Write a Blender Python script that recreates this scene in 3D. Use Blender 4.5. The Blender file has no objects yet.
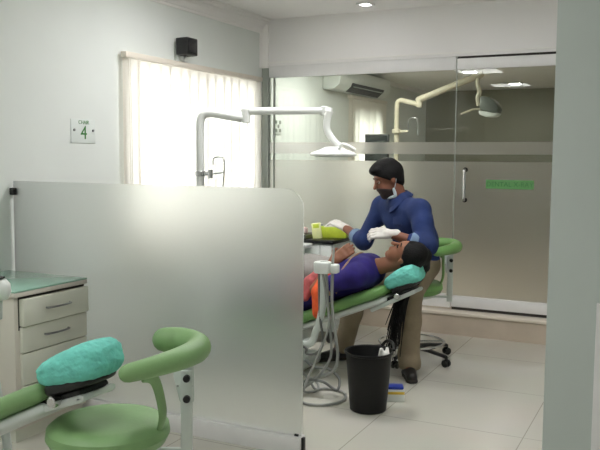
import bpy, bmesh, math, random
import numpy as np
from mathutils import Vector, Matrix, noise as mnoise
random.seed(7)
R = math.radians
V = Vector
sc = bpy.context.scene
C = sc.collection

# ------------------------------------------------------------------ camera
cam_d = bpy.data.cameras.new('camera'); cam = bpy.data.objects.new('camera', cam_d); C.objects.link(cam)
yaw, pitch, roll = R(26.2005), R(5.0431), R(0.403)
fwd = V((-math.sin(yaw)*math.cos(pitch), math.cos(yaw)*math.cos(pitch), -math.sin(pitch)))
rt = V((math.cos(yaw), math.sin(yaw), 0)); up = rt.cross(fwd)
rt2 = rt*math.cos(roll) + up*math.sin(roll); up2 = -rt*math.sin(roll) + up*math.cos(roll)
cam.matrix_world = Matrix(((rt2.x, up2.x, -fwd.x, 0), (rt2.y, up2.y, -fwd.y, 0), (rt2.z, up2.z, -fwd.z, 1.47), (0, 0, 0, 1)))
cam_d.sensor_width = 36; cam_d.lens = 36*775.35/600; cam_d.clip_start = 0.05
sc.camera = cam

# ------------------------------------------------------------------ world, exposure
SKY = 5.8           # daylight outside the windows
PANEL = 11.0         # added ceiling panels and the real downlight of the front room
REAR_PANEL = 44.0   # ceiling lights of the room behind the glass, one added
w = bpy.data.worlds.new('world'); sc.world = w; w.use_nodes = True
bg = w.node_tree.nodes['Background']
bg.inputs[0].default_value = (0.97, 0.985, 1.0, 1); bg.inputs[1].default_value = SKY
sc.view_settings.view_transform = 'Standard'; sc.view_settings.look = 'None'
sc.view_settings.gamma = 1; sc.view_settings.use_curve_mapping = False
sc.view_settings.exposure = 0.86
sc.cycles.max_bounces = 14; sc.cycles.transparent_max_bounces = 16
sc.cycles.diffuse_bounces = 6; sc.cycles.glossy_bounces = 5; sc.cycles.transmission_bounces = 10
sc.cycles.sample_clamp_indirect = 40.0
sc.cycles.caustics_reflective = False
sc.cycles.use_denoising = True

# ------------------------------------------------------------------ materials
def lin(c):
    c /= 255.0
    return c/12.92 if c <= 0.04045 else ((c+0.055)/1.055)**2.4
def rgb(*c): return (lin(c[0]), lin(c[1]), lin(c[2]), 1)
MATS = {}
def mat(name, col, rough=0.5, var=0.06, scale=6.0, bump=0.0, bscale=40.0, metal=0.0, trans=0.0, spec=0.5, sheen=0.0, emit=0.0, sss=0.0):
    if name in MATS: return MATS[name]
    m = bpy.data.materials.new(name); m.use_nodes = True; nt = m.node_tree
    p = nt.nodes['Principled BSDF']
    tc = nt.nodes.new('ShaderNodeTexCoord')
    nz = nt.nodes.new('ShaderNodeTexNoise'); nz.inputs['Scale'].default_value = scale; nz.inputs['Detail'].default_value = 4
    nt.links.new(tc.outputs['Object'], nz.inputs['Vector'])
    rp = nt.nodes.new('ShaderNodeValToRGB')
    a = [max(0, x*(1-var)) for x in col[:3]]; b = [min(1, x*(1+var)) for x in col[:3]]
    rp.color_ramp.elements[0].position = 0.3; rp.color_ramp.elements[1].position = 0.7
    rp.color_ramp.elements[0].color = (*a, 1); rp.color_ramp.elements[1].color = (*b, 1)
    nt.links.new(nz.outputs['Fac'], rp.inputs['Fac']); nt.links.new(rp.outputs['Color'], p.inputs['Base Color'])
    p.inputs['Roughness'].default_value = rough; p.inputs['Metallic'].default_value = metal
    p.inputs['Specular IOR Level'].default_value = spec
    if sheen: p.inputs['Sheen Weight'].default_value = sheen
    if trans: p.inputs['Transmission Weight'].default_value = trans
    if sss:
        p.inputs['Subsurface Weight'].default_value = sss; p.inputs['Subsurface Radius'].default_value = (0.02, 0.008, 0.004); p.inputs['Subsurface Scale'].default_value = 0.5
    if emit:
        nt.links.new(rp.outputs['Color'], p.inputs['Emission Color']); p.inputs['Emission Strength'].default_value = emit
    if bump:
        n2 = nt.nodes.new('ShaderNodeTexNoise'); n2.inputs['Scale'].default_value = bscale; n2.inputs['Detail'].default_value = 5
        nt.links.new(tc.outputs['Object'], n2.inputs['Vector'])
        bp = nt.nodes.new('ShaderNodeBump'); bp.inputs['Strength'].default_value = bump; bp.inputs['Distance'].default_value = 0.01
        nt.links.new(n2.outputs['Fac'], bp.inputs['Height']); nt.links.new(bp.outputs['Normal'], p.inputs['Normal'])
    MATS[name] = m
    return m

def emitter(name, col, s):
    m = bpy.data.materials.new(name); m.use_nodes = True; nt = m.node_tree
    nt.nodes.remove(nt.nodes['Principled BSDF'])
    e = nt.nodes.new('ShaderNodeEmission'); e.inputs[0].default_value = col; e.inputs[1].default_value = s
    nt.links.new(e.outputs[0], nt.nodes['Material Output'].inputs[0])
    return m

def clear_glass(name, tint):
    m = bpy.data.materials.new(name); m.use_nodes = True; nt = m.node_tree
    nt.nodes.remove(nt.nodes['Principled BSDF'])
    t = nt.nodes.new('ShaderNodeBsdfTransparent'); t.inputs[0].default_value = tint
    g = nt.nodes.new('ShaderNodeBsdfGlossy'); g.inputs['Roughness'].default_value = 0.0
    f = nt.nodes.new('ShaderNodeFresnel'); f.inputs[0].default_value = 1.45
    mx = nt.nodes.new('ShaderNodeMixShader')
    nt.links.new(f.outputs[0], mx.inputs[0]); nt.links.new(t.outputs[0], mx.inputs[1]); nt.links.new(g.outputs[0], mx.inputs[2])
    nt.links.new(mx.outputs[0], nt.nodes['Material Output'].inputs[0])
    return m

def frosted(name, tint, rough, body, body_amt, clear_amt=0.0, gloss=True, ior=1.3):
    """etched glass: rough refraction, a little white body and a smooth front sheen"""
    m = bpy.data.materials.new(name); m.use_nodes = True; nt = m.node_tree; L = nt.links.new
    nt.nodes.remove(nt.nodes['Principled BSDF'])
    rf = nt.nodes.new('ShaderNodeBsdfRefraction'); rf.inputs['Color'].default_value = tint
    rf.inputs['Roughness'].default_value = rough; rf.inputs['IOR'].default_value = ior
    tl = nt.nodes.new('ShaderNodeBsdfTranslucent'); tl.inputs[0].default_value = body
    df = nt.nodes.new('ShaderNodeBsdfDiffuse'); df.inputs[0].default_value = body
    m1 = nt.nodes.new('ShaderNodeMixShader'); m1.inputs[0].default_value = 0.5; L(tl.outputs[0], m1.inputs[1]); L(df.outputs[0], m1.inputs[2])
    nz = nt.nodes.new('ShaderNodeTexNoise'); nz.inputs['Scale'].default_value = 3.0
    mr = nt.nodes.new('ShaderNodeMapRange'); mr.inputs[3].default_value = body_amt*0.9; mr.inputs[4].default_value = body_amt*1.1
    L(nz.outputs['Fac'], mr.inputs[0])
    m2 = nt.nodes.new('ShaderNodeMixShader'); L(mr.outputs[0], m2.inputs[0]); L(rf.outputs[0], m2.inputs[1]); L(m1.outputs[0], m2.inputs[2])
    last = m2
    if clear_amt:
        tr = nt.nodes.new('ShaderNodeBsdfTransparent'); tr.inputs[0].default_value = tint
        m3 = nt.nodes.new('ShaderNodeMixShader'); m3.inputs[0].default_value = clear_amt
        L(last.outputs[0], m3.inputs[1]); L(tr.outputs[0], m3.inputs[2]); last = m3
    if gloss:
        g = nt.nodes.new('ShaderNodeBsdfGlossy'); g.inputs['Roughness'].default_value = 0.03
        f = nt.nodes.new('ShaderNodeFresnel'); f.inputs[0].default_value = 1.45
        m4 = nt.nodes.new('ShaderNodeMixShader'); L(f.outputs[0], m4.inputs[0]); L(last.outputs[0], m4.inputs[1]); L(g.outputs[0], m4.inputs[2]); last = m4
    L(last.outputs[0], nt.nodes['Material Output'].inputs[0])
    return m

def slat_mat():
    m = bpy.data.materials.new('cream blind fabric'); m.use_nodes = True; nt = m.node_tree; L = nt.links.new
    nt.nodes.remove(nt.nodes['Principled BSDF'])
    tc = nt.nodes.new('ShaderNodeTexCoord'); nz = nt.nodes.new('ShaderNodeTexNoise'); nz.inputs['Scale'].default_value = 60
    L(tc.outputs['Object'], nz.inputs['Vector'])
    rp = nt.nodes.new('ShaderNodeValToRGB'); rp.color_ramp.elements[0].color = rgb(236, 230, 220); rp.color_ramp.elements[1].color = rgb(244, 239, 231)
    L(nz.outputs['Fac'], rp.inputs['Fac'])
    d = nt.nodes.new('ShaderNodeBsdfDiffuse'); t = nt.nodes.new('ShaderNodeBsdfTranslucent')
    L(rp.outputs[0], d.inputs[0]); L(rp.outputs[0], t.inputs[0])
    mx = nt.nodes.new('ShaderNodeMixShader'); mx.inputs[0].default_value = 0.5
    L(d.outputs[0], mx.inputs[1]); L(t.outputs[0], mx.inputs[2]); L(mx.outputs[0], nt.nodes['Material Output'].inputs[0])
    return m

def tile_mat():
    m = bpy.data.materials.new('polished cream tiles'); m.use_nodes = True; nt = m.node_tree; L = nt.links.new
    p = nt.nodes['Principled BSDF']
    tc = nt.nodes.new('ShaderNodeTexCoord')
    mp = nt.nodes.new('ShaderNodeMapping'); mp.inputs['Location'].default_value = (1.49, -4.09, 0)
    L(tc.outputs['Object'], mp.inputs['Vector'])
    br = nt.nodes.new('ShaderNodeTexBrick'); br.offset = 0.0; br.squash = 1.0
    br.inputs['Scale'].default_value = 1.0; br.inputs['Brick Width'].default_value = 0.797; br.inputs['Row Height'].default_value = 0.797
    br.inputs['Mortar Size'].default_value = 0.003; br.inputs['Mortar Smooth'].default_value = 0.2
    br.inputs['Color1'].default_value = rgb(205, 203, 192); br.inputs['Color2'].default_value = rgb(209, 206, 195); br.inputs['Mortar'].default_value = rgb(165, 162, 150)
    L(mp.outputs[0], br.inputs['Vector'])
    nz = nt.nodes.new('ShaderNodeTexNoise'); nz.inputs['Scale'].default_value = 2.2; nz.inputs['Detail'].default_value = 6
    L(tc.outputs['Object'], nz.inputs['Vector'])
    mx = nt.nodes.new('ShaderNodeMix'); mx.data_type = 'RGBA'; mx.blend_type = 'MULTIPLY'; mx.inputs[0].default_value = 0.10
    L(br.outputs['Color'], mx.inputs[6]); L(nz.outputs['Color'], mx.inputs[7]); L(mx.outputs[2], p.inputs['Base Color'])
    p.inputs['Roughness'].default_value = 0.12; p.inputs['Specular IOR Level'].default_value = 0.5
    return m

M = dict(
    wall=mat('painted wall', rgb(224, 228, 224), 0.7, 0.02, 2.0, 0.03, 120),
    pillar=mat('shaded wall paint', rgb(186, 194, 190), 0.7, 0.02, 2.0, 0.03, 120),  # wall paint made darker: the pier's weaker light is put into the colour
    ceil=mat('ceiling paint', rgb(238, 236, 236), 0.8, 0.015, 1.5),
    plaster=mat('moulding plaster', rgb(240, 238, 236), 0.6, 0.015, 4),
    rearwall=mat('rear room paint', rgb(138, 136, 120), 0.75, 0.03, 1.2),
    tiles=tile_mat(),
    step=mat('beige step tile', rgb(196, 182, 166), 0.25, 0.08, 5, 0.0),
    ledge=mat('pale ledge marble', rgb(222, 212, 198), 0.2, 0.05, 6),
    alu=mat('white aluminium', rgb(225, 224, 224), 0.35, 0.02, 8),
    jamb=mat('grey aluminium', rgb(158, 164, 156), 0.4, 0.03, 8),
    dark_gap=mat('dark gap shade', rgb(52, 48, 46), 0.7, 0.05),  # shade in the door gaps, given as a dark colour
    blind=slat_mat(),
    headrail=mat('cream headrail', rgb(226, 218, 205), 0.45, 0.03),
    white_plastic=mat('white plastic', rgb(222, 226, 222), 0.32, 0.02, 9),
    white_enamel=mat('white enamel', rgb(205, 212, 208), 0.3, 0.03, 7),
    grey_plastic=mat('pale grey plastic', rgb(176, 184, 180), 0.4, 0.03),
    lamp_white=mat('lamp enamel', rgb(228, 230, 226), 0.3, 0.02),
    beige_enamel=mat('aged cream enamel', rgb(190, 182, 160), 0.4, 0.05),
    green=mat('green vinyl', rgb(126, 163, 108), 0.42, 0.12, 5, 0.06, 90),
    green_far=mat('green vinyl dark', rgb(112, 158, 88), 0.42, 0.1, 5, 0.05, 90),
    teal=mat('teal nonwoven cover', rgb(112, 204, 190), 0.8, 0.12, 26, 0.9, 38),
    black=mat('black plastic', rgb(20, 20, 21), 0.45, 0.1),
    blackgloss=mat('black shiny plastic', rgb(14, 15, 17), 0.25, 0.1),
    chrome=mat('chrome', rgb(205, 205, 205), 0.2, 0.03, 10, metal=1.0),
    steel=mat('brushed steel', rgb(150, 152, 152), 0.35, 0.05, 20, metal=1.0),
    cab=mat('cream laminate', rgb(218, 219, 206), 0.4, 0.03, 5),
    cab_edge=mat('pale pink laminate edge', rgb(214, 208, 198), 0.45, 0.03, 5),
    recess=mat('cabinet recess shade', rgb(60, 56, 52), 0.8, 0.05),
    counter=mat('green glass counter', rgb(150, 188, 170), 0.08, 0.03, 4),
    skin=mat('warm brown skin', rgb(128, 80, 60), 0.55, 0.08, 14, 0.05, 120, sss=0.06),
    skin2=mat('brown skin', rgb(142, 94, 70), 0.55, 0.08, 14, 0.05, 120, sss=0.06),
    hair=mat('black hair', rgb(10, 9, 9), 0.65, 0.25, 70, 0.6, 120, spec=0.25),
    beard=mat('dark beard', rgb(48, 34, 30), 0.7, 0.25, 120, 0.5, 200),
    denim=mat('dark blue shirt cotton', rgb(20, 42, 92), 0.85, 0.16, 9, 0.35, 22),
    cuff=mat('pale blue cuff lining', rgb(112, 134, 162), 0.85, 0.10, 20, 0.2, 40),
    khaki=mat('khaki trouser cotton', rgb(140, 126, 104), 0.9, 0.10, 12, 0.35, 24),
    shoe=mat('black shoe leather', rgb(34, 31, 30), 0.45, 0.1),
    sole=mat('dark sole rubber', rgb(54, 50, 46), 0.7, 0.1),
    glove=mat('white latex', rgb(218, 214, 208), 0.6, 0.04, 30, 0.15, 60),
    mask=mat('pale blue mask fabric', rgb(196, 208, 214), 0.8, 0.06, 30, 0.2, 60),
    purple=mat('violet blue cloth', rgb(36, 22, 108), 0.8, 0.22, 14, 0.35, 26),
    navy=mat('navy cloth', rgb(28, 28, 76), 0.85, 0.2, 14, 0.35, 26),
    orange=mat('orange scarf cloth', rgb(226, 92, 44), 0.8, 0.2, 20, 0.35, 30),
    pinkcloth=mat('pink scarf cloth', rgb(184, 92, 92), 0.8, 0.25, 34, 0.35, 30),
    gold=mat('tan trim', rgb(164, 132, 104), 0.6, 0.15, 40),
    drape=mat('grey drape', rgb(150, 146, 142), 0.9, 0.08, 14, 0.3, 30),
    eye=mat('eye white', rgb(190, 182, 172), 0.2, 0.01),
    iris=mat('dark iris', rgb(28, 18, 14), 0.15, 0.05),
    hose=mat('grey rubber hose', rgb(150, 152, 148), 0.5, 0.05),
    hose_dark=mat('dark grey hose', rgb(112, 114, 112), 0.5, 0.05),
    lime=mat('lime packet card', rgb(196, 214, 66), 0.5, 0.12, 18),
    lime_pale=mat('pale lemon card', rgb(236, 240, 176), 0.5, 0.08, 18),
    gauze=mat('white gauze', rgb(236, 234, 230), 0.9, 0.06, 40, 0.5, 60),
    pinkpack=mat('pale pink paper', rgb(222, 196, 194), 0.8, 0.06, 20),
    blue=mat('blue plastic', rgb(40, 62, 160), 0.4, 0.05), yellow=mat('yellow label', rgb(226, 190, 70), 0.5, 0.06),
    sign=mat('clear pale sign plate', rgb(224, 230, 226), 0.25, 0.02), sign_green=mat('green lettering', rgb(52, 120, 46), 0.5, 0.05),
    label_green=mat('pale green label film', rgb(96, 150, 90), 0.45, 0.05), label_text=mat('dark green lettering', rgb(40, 110, 48), 0.5, 0.05),
    screen=mat('dark monitor screen', rgb(26, 30, 30), 0.2, 0.1), bin=mat('black bin plastic', rgb(11, 11, 11), 0.45, 0.08, spec=0.3),
)
M['glass'] = clear_glass('clear partition glass', (0.90, 0.93, 0.89, 1))
M['winglass'] = clear_glass('window glass', (0.95, 0.97, 0.96, 1))
M['frost_low'] = frosted('frosted film low', (0.95, 0.965, 0.93, 1), 0.6, rgb(218, 216, 208), 0.20, ior=1.16)
M['frost_band'] = frosted('frosted film band', (0.96, 0.965, 0.94, 1), 0.4, rgb(216, 216, 208), 0.30, 0.22, ior=1.16)
M['frost_screen'] = frosted('etched screen glass', (0.985, 0.995, 0.985, 1), 0.74, rgb(232, 236, 234), 0.14, ior=1.155)
M['tumbler'] = clear_glass('clear acrylic', (0.95, 0.96, 0.96, 1))
M['front_panel'] = emitter('front panel glow', (1.0, 0.99, 0.985, 1), PANEL*0.55)
M['panel'] = emitter('ceiling panel glow', (1.0, 0.99, 0.99, 1), PANEL)
M['rear_panel'] = emitter('rear ceiling glow', (1.0, 0.98, 0.95, 1), REAR_PANEL)

# ------------------------------------------------------------------ mesh helpers
def box(bm, a, b, bev=0.0, seg=2, mtx=None):
    a, b = V(a), V(b)
    r = bmesh.ops.create_cube(bm, size=1.0)
    vs = r['verts']
    s = b-a; c = (a+b)/2
    for v in vs: v.co = V((v.co.x*s.x, v.co.y*s.y, v.co.z*s.z)) + c
    if mtx is not None:
        for v in vs: v.co = mtx @ v.co
    if bev > 0:
        es = list({e for v in vs for e in v.link_edges})
        bmesh.ops.bevel(bm, geom=es, offset=bev, segments=seg, profile=0.5, affect='EDGES')
    return bm
def frame_of(d):
    d = V(d).normalized(); h = V((0, 0, 1)) if abs(d.z) < 0.95 else V((1, 0, 0))
    x = d.cross(h).normalized(); y = x.cross(d).normalized()
    return x, y, d
def rings(bm, rr, closed=False, caps=True):
    vs = [[bm.verts.new(p) for p in r] for r in rr]
    n = len(vs[0]); m = len(vs)
    for i in range(m if closed else m-1):
        a, b = vs[i], vs[(i+1) % m]
        for j in range(n):
            bm.faces.new((a[j], a[(j+1) % n], b[(j+1) % n], b[j]))
    if caps and not closed:
        bm.faces.new(vs[0][::-1]); bm.faces.new(vs[-1])
    return bm
def smooth_path(pts, n=8, closed=False):
    P = [V(p) for p in pts]; out = []; m = len(P)
    for i in range(m if closed else m-1):
        g = lambda k: P[k % m] if closed else P[min(max(k, 0), m-1)]
        p0, p1, p2, p3 = g(i-1), g(i), g(i+1), g(i+2)
        for k in range(n):
            t = k/n
            out.append(0.5*((2*p1)+(p2-p0)*t+(2*p0-5*p1+4*p2-p3)*t*t+(3*p1-p0-3*p2+p3)*t**3))
    if not closed: out.append(P[-1])
    return out
def tube(bm, pts, r, seg=12, closed=False, sx=1.0, sy=1.0, upv=None, round_ends=False):
    P = [V(p) for p in pts]; m = len(P); rr = []
    rad = r if callable(r) else (lambda t: r)
    px = None
    for i, p in enumerate(P):
        if closed: d = P[(i+1) % m]-P[i-1]
        else: d = P[min(i+1, m-1)]-P[max(i-1, 0)]
        d.normalize()
        if px is None:
            if upv is not None: px = V(upv).cross(d).normalized() if V(upv).cross(d).length > 1e-4 else frame_of(d)[0]
            else: px = frame_of(d)[0]
        else:
            px = (px - d*px.dot(d)).normalized()
        py = d.cross(px)
        q = rad(i/max(1, m-1))
        rr.append([p+px*(q*sx*math.cos(2*math.pi*k/seg))+py*(q*sy*math.sin(2*math.pi*k/seg)) for k in range(seg)])
    if round_ends and not closed:
        def cap(ring, ctr, d, q):
            o = []
            for t in (0.5, 0.8, 0.97):
                s = math.sqrt(1-t*t)
                o.append([ctr+(v-ctr)*s+d*(q*t) for v in ring])
            return o
        d0 = (P[0]-P[1]).normalized(); d1 = (P[-1]-P[-2]).normalized()
        rr = cap(rr[0], P[0], d0, rad(0)*min(sx, sy))[::-1] + rr + cap(rr[-1], P[-1], d1, rad(1)*min(sx, sy))
    return rings(bm, rr, closed)
def cyl(bm, a, b, r, r2=None, seg=24, bev=0.0):
    r2 = r if r2 is None else r2; a, b = V(a), V(b)
    x, y, d = frame_of(b-a)
    L = [(0, r), (1, r2)]
    h = (b-a).length
    if bev: L = [(0, r-bev), (bev/h, r), (1-bev/h, r2), (1, r2-bev)]
    return rings(bm, [[a+(b-a)*t+x*(q*math.cos(2*math.pi*k/seg))+y*(q*math.sin(2*math.pi*k/seg)) for k in range(seg)] for t, q in L])
def lathe(bm, prof, ctr=(0, 0, 0), seg=32, sx=1, sy=1):
    ctr = V(ctr)
    rr = [[ctr+V((q*sx*math.cos(2*math.pi*k/seg), q*sy*math.sin(2*math.pi*k/seg), z)) for k in range(seg)] for q, z in prof]
    return rings(bm, rr)
def ball(bm, c, r, seg=20, mtx=None):
    r = r if hasattr(r, '__len__') else (r, r, r)
    q = bmesh.ops.create_uvsphere(bm, u_segments=seg, v_segments=seg//2, radius=1)
    for v in q['verts']:
        p = V((v.co.x*r[0], v.co.y*r[1], v.co.z*r[2]))
        if mtx is not None: p = mtx @ p
        v.co = p+V(c)
    return bm
def prism(bm, poly, axis, lo, hi, bev=0.0):
    """extrude a 2-D polygon; axis 'x': poly=(y,z); 'y': (x,z); 'z': (x,y)"""
    f = {'x': lambda u, v, w_: V((w_, u, v)), 'y': lambda u, v, w_: V((u, w_, v)), 'z': lambda u, v, w_: V((u, v, w_))}[axis]
    rings(bm, [[f(u, v, lo) for u, v in poly], [f(u, v, hi) for u, v in poly]])
    if bev: bmesh.ops.bevel(bm, geom=bm.edges[:], offset=bev, segments=2, profile=0.5, affect='EDGES')
    return bm
def obj(name, bm, m, parent=None, smooth=True, ang=35):
    bmesh.ops.recalc_face_normals(bm, faces=bm.faces[:])
    me = bpy.data.meshes.new(name); bm.to_mesh(me); bm.free()
    for x in (m if isinstance(m, (list, tuple)) else [m]): me.materials.append(x)
    if smooth:
        for p in me.polygons: p.use_smooth = True
        me.set_sharp_from_angle(angle=R(ang))
    o = bpy.data.objects.new(name, me); C.objects.link(o)
    if parent is not None: o.parent = parent; o.matrix_parent_inverse = parent.matrix_world.inverted()
    return o
NB = bmesh.new
def tag(o, label, cat, group=None):
    o['label'] = label; o['category'] = cat
    if group: o['group'] = group
    return o
def thing(name, loc, label, cat, group=None):
    o = bpy.data.objects.new(name, None); o.empty_display_size = 0.05; o.location = loc; C.objects.link(o)
    o.matrix_world = Matrix.Translation(loc)
    return tag(o, label, cat, group)
def struct(name, bm, m, parent=None, smooth=False):
    o = obj(name, bm, m, parent, smooth)
    if parent is None: o['kind'] = 'structure'
    return o
def text(name, s, size, mtx, m, parent, depth=0.0006):
    cu = bpy.data.curves.new(name, 'FONT'); cu.body = s; cu.size = size; cu.align_x = 'CENTER'; cu.align_y = 'CENTER'; cu.extrude = depth
    t = bpy.data.objects.new(name, cu); C.objects.link(t)
    dg = bpy.context.evaluated_depsgraph_get(); me = bpy.data.meshes.new_from_object(t.evaluated_get(dg))
    bpy.data.objects.remove(t)
    me.transform(mtx); me.materials.clear(); me.materials.append(m)
    o = bpy.data.objects.new(name, me); C.objects.link(o)
    if parent is not None: o.parent = parent; o.matrix_parent_inverse = parent.matrix_world.inverted()
    return o

# ------------------------------------------------------------------ implicit surfaces for bodies and cloth
def cone(a, b, ra, rb=None): return ('c', np.array(a, float), np.array(b, float), ra, ra if rb is None else rb)
def ell(c, r, ax=None):
    ax = np.eye(3) if ax is None else np.array([list(x) for x in ax], float)
    return ('e', np.array(list(c), float), np.array(r, float), ax)
def sdf_bm(prims, res, k=0.03, cuts=(), pad=0.03):
    lo = np.array([1e9]*3); hi = -lo; bb = []
    for p in prims:
        if p[0] == 'c':
            r = max(p[3], p[4]); a = np.minimum(p[1], p[2])-r; b = np.maximum(p[1], p[2])+r
        else:
            r = p[2].max(); a = p[1]-r; b = p[1]+r
        bb.append((a, b)); lo = np.minimum(lo, a); hi = np.maximum(hi, b)
    lo -= pad; hi += pad
    n = np.ceil((hi-lo)/res).astype(int)+1
    F = np.full(n, 0.5, np.float32)
    ax = [lo[i]+res*np.arange(n[i]) for i in range(3)]
    mg = max(k, 4*res)+res
    for p, (a, b) in zip(prims, bb):
        i0 = np.maximum(((a-mg-lo)/res).astype(int), 0); i1 = np.minimum(((b+mg-lo)/res).astype(int)+2, n)
        X, Y, Z = np.meshgrid(ax[0][i0[0]:i1[0]], ax[1][i0[1]:i1[1]], ax[2][i0[2]:i1[2]], indexing='ij')
        P = np.stack([X, Y, Z], -1)
        if p[0] == 'c':
            ba = p[2]-p[1]; pa = P-p[1]; t = np.clip((pa@ba)/max(1e-9, ba@ba), 0, 1)
            d = np.linalg.norm(pa-t[..., None]*ba, axis=-1)-(p[3]+(p[4]-p[3])*t)
        else:
            q = (P-p[1])@p[3].T; k0 = np.linalg.norm(q/p[2], axis=-1); k1 = np.linalg.norm(q/p[2]**2, axis=-1)
            d = k0*(k0-1)/np.maximum(k1, 1e-9)
        S = F[i0[0]:i1[0], i0[1]:i1[1], i0[2]:i1[2]]
        h = np.maximum(k-np.abs(S-d), 0)/k
        S[...] = np.minimum(S, d)-h*h*k*0.25
    if cuts:
        X, Y, Z = np.meshgrid(*ax, indexing='ij'); P = np.stack([X, Y, Z], -1)
        for cfn in cuts: F = np.maximum(F, cfn(P))
    F[0] = F[-1] = 0.5; F[:, 0] = F[:, -1] = 0.5; F[:, :, 0] = F[:, :, -1] = 0.5
    neg = F < 0
    m = n-1
    cnt = np.zeros(m, int); off = [(i, j, l) for i in (0, 1) for j in (0, 1) for l in (0, 1)]
    sl = lambda o: tuple(slice(o[i], o[i]+m[i]) for i in range(3))
    for o in off: cnt += neg[sl(o)]
    act = (cnt > 0) & (cnt < 8)
    acc = np.zeros((*m, 3), np.float32); num = np.zeros(m, np.float32)
    for o in off:
        for d in range(3):
            if o[d]: continue
            q = list(o); q[d] = 1; q = tuple(q)
            A, B = F[sl(o)], F[sl(q)]
            cr = (neg[sl(o)] != neg[sl(q)])
            t = np.where(cr, A/np.where(cr, A-B, 1), 0)
            for e in range(3): acc[..., e] += np.where(cr, o[e]+(t if e == d else 0), 0)
            num += cr
    idx = -np.ones(m, int); ids = np.argwhere(act); idx[act] = np.arange(len(ids))
    co = lo+res*(ids+acc[act]/num[act][:, None])
    faces = []
    for d in range(3):
        u, v = (d+1) % 3, (d+2) % 3
        s0 = [slice(1, m[i]) for i in range(3)]; s1 = list(s0); s0[d] = slice(0, m[d]); s1[d] = slice(1, m[d]+1)
        A = neg[tuple(s0)]; B = neg[tuple(s1)]
        cells = np.argwhere(A != B)
        base = cells.copy(); base[:, u] += 1; base[:, v] += 1
        flip = A[A != B]
        c00 = base.copy(); c10 = base.copy(); c10[:, u] -= 1
        c01 = base.copy(); c01[:, v] -= 1; c11 = c10.copy(); c11[:, v] -= 1
        g = lambda c: idx[c[:, 0], c[:, 1], c[:, 2]]
        quad = np.stack([g(c11), g(c01), g(c00), g(c10)], -1)
        quad[~flip] = quad[~flip][:, ::-1]
        faces.append(quad)
    faces = np.concatenate(faces); faces = faces[(faces >= 0).all(1)]
    bm = bmesh.new(); vs = [bm.verts.new(c) for c in co]
    for q in faces:
        try: bm.faces.new([vs[i] for i in q])
        except ValueError: pass
    bmesh.ops.smooth_vert(bm, verts=bm.verts[:], factor=0.4, use_axis_x=True, use_axis_y=True, use_axis_z=True)
    return bm
def body(name, prims, res, m, parent=None, k=0.03, cuts=()):
    return obj(name, sdf_bm(prims, res, k, cuts), m, parent, True, 80)
def plane_cut(pt, nrm):
    """keeps the side the normal points AWAY from"""
    pt = np.array(list(pt), float); nrm = np.array(list(V(nrm).normalized()), float)
    return lambda P: (P-pt)@nrm
def hand(wrist, d, nrm, side, curl=0.6, s=1.0):
    """palm, four fingers and a thumb; nrm = back of the hand, side +-1 = thumb side along d x nrm"""
    d = V(d).normalized(); nrm = (V(nrm)-d*V(nrm).dot(d)).normalized(); a = d.cross(nrm).normalized(); w_ = V(wrist)
    out = [cone(w_, w_+d*0.03*s, 0.024*s, 0.026*s)]
    for t in (-0.028, -0.010, 0.010, 0.028):
        out.append(cone(w_+d*0.02*s+a*t*0.7*s, w_+d*0.088*s+a*t*s, 0.017*s, 0.0135*s))
    for t, ln in ((-0.030, 0.85), (-0.010, 1.0), (0.010, 0.96), (0.030, 0.78)):
        p = w_+d*0.088*s+a*(t*side*-1)*s; ang = 0
        for sl_, rr_, ca in ((0.042, 0.0098, 0.45), (0.027, 0.0088, 0.95), (0.022, 0.0078, 0.6)):
            ang += ca*curl
            q = p+(d*math.cos(ang)-nrm*math.sin(ang)+a*t*-side*1.2).normalized()*sl_*ln*s
            out.append(cone(p, q, rr_*s, rr_*0.92*s)); p = q
    p = w_+d*0.028*s+a*side*0.026*s-nrm*0.006*s
    q = p+(d*0.6+a*side*0.75-nrm*0.35).normalized()*0.042*s; out.append(cone(p, q, 0.0145*s, 0.011*s))
    r_ = q+(d*0.85+a*side*0.1-nrm*0.55).normalized()*0.032*s; out.append(cone(q, r_, 0.0105*s, 0.009*s))
    return out
def head_prims(c, f, u, s=1.0):
    f, u = V(f).normalized(), V(u); u = (u-f*u.dot(f)).normalized(); l = u.cross(f); c = V(c); A = (f, l, u)
    P = lambda a, b, z: c+f*a*s+l*b*s+u*z*s
    return A, P, [
        ell(P(-0.008, 0, 0.034), (0.098*s, 0.077*s, 0.086*s), A),
        ell(P(0.028, 0, -0.042), (0.064*s, 0.058*s, 0.074*s), A),
        cone(P(0.058, 0, -0.096), P(0.06, 0, -0.094), 0.022*s),
        cone(P(0.088, 0, 0.012), P(0.112, 0, -0.026), 0.008*s, 0.0135*s),
        ell(P(0.076, 0, 0.034), (0.014*s, 0.048*s, 0.011*s), A),
        ell(P(0.088, 0, -0.056), (0.010*s, 0.024*s, 0.010*s), A),
        ell(P(-0.012, 0.079, -0.006), (0.019*s, 0.008*s, 0.031*s), A),
        ell(P(-0.012, -0.079, -0.006), (0.019*s, 0.008*s, 0.031*s), A)]

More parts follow.
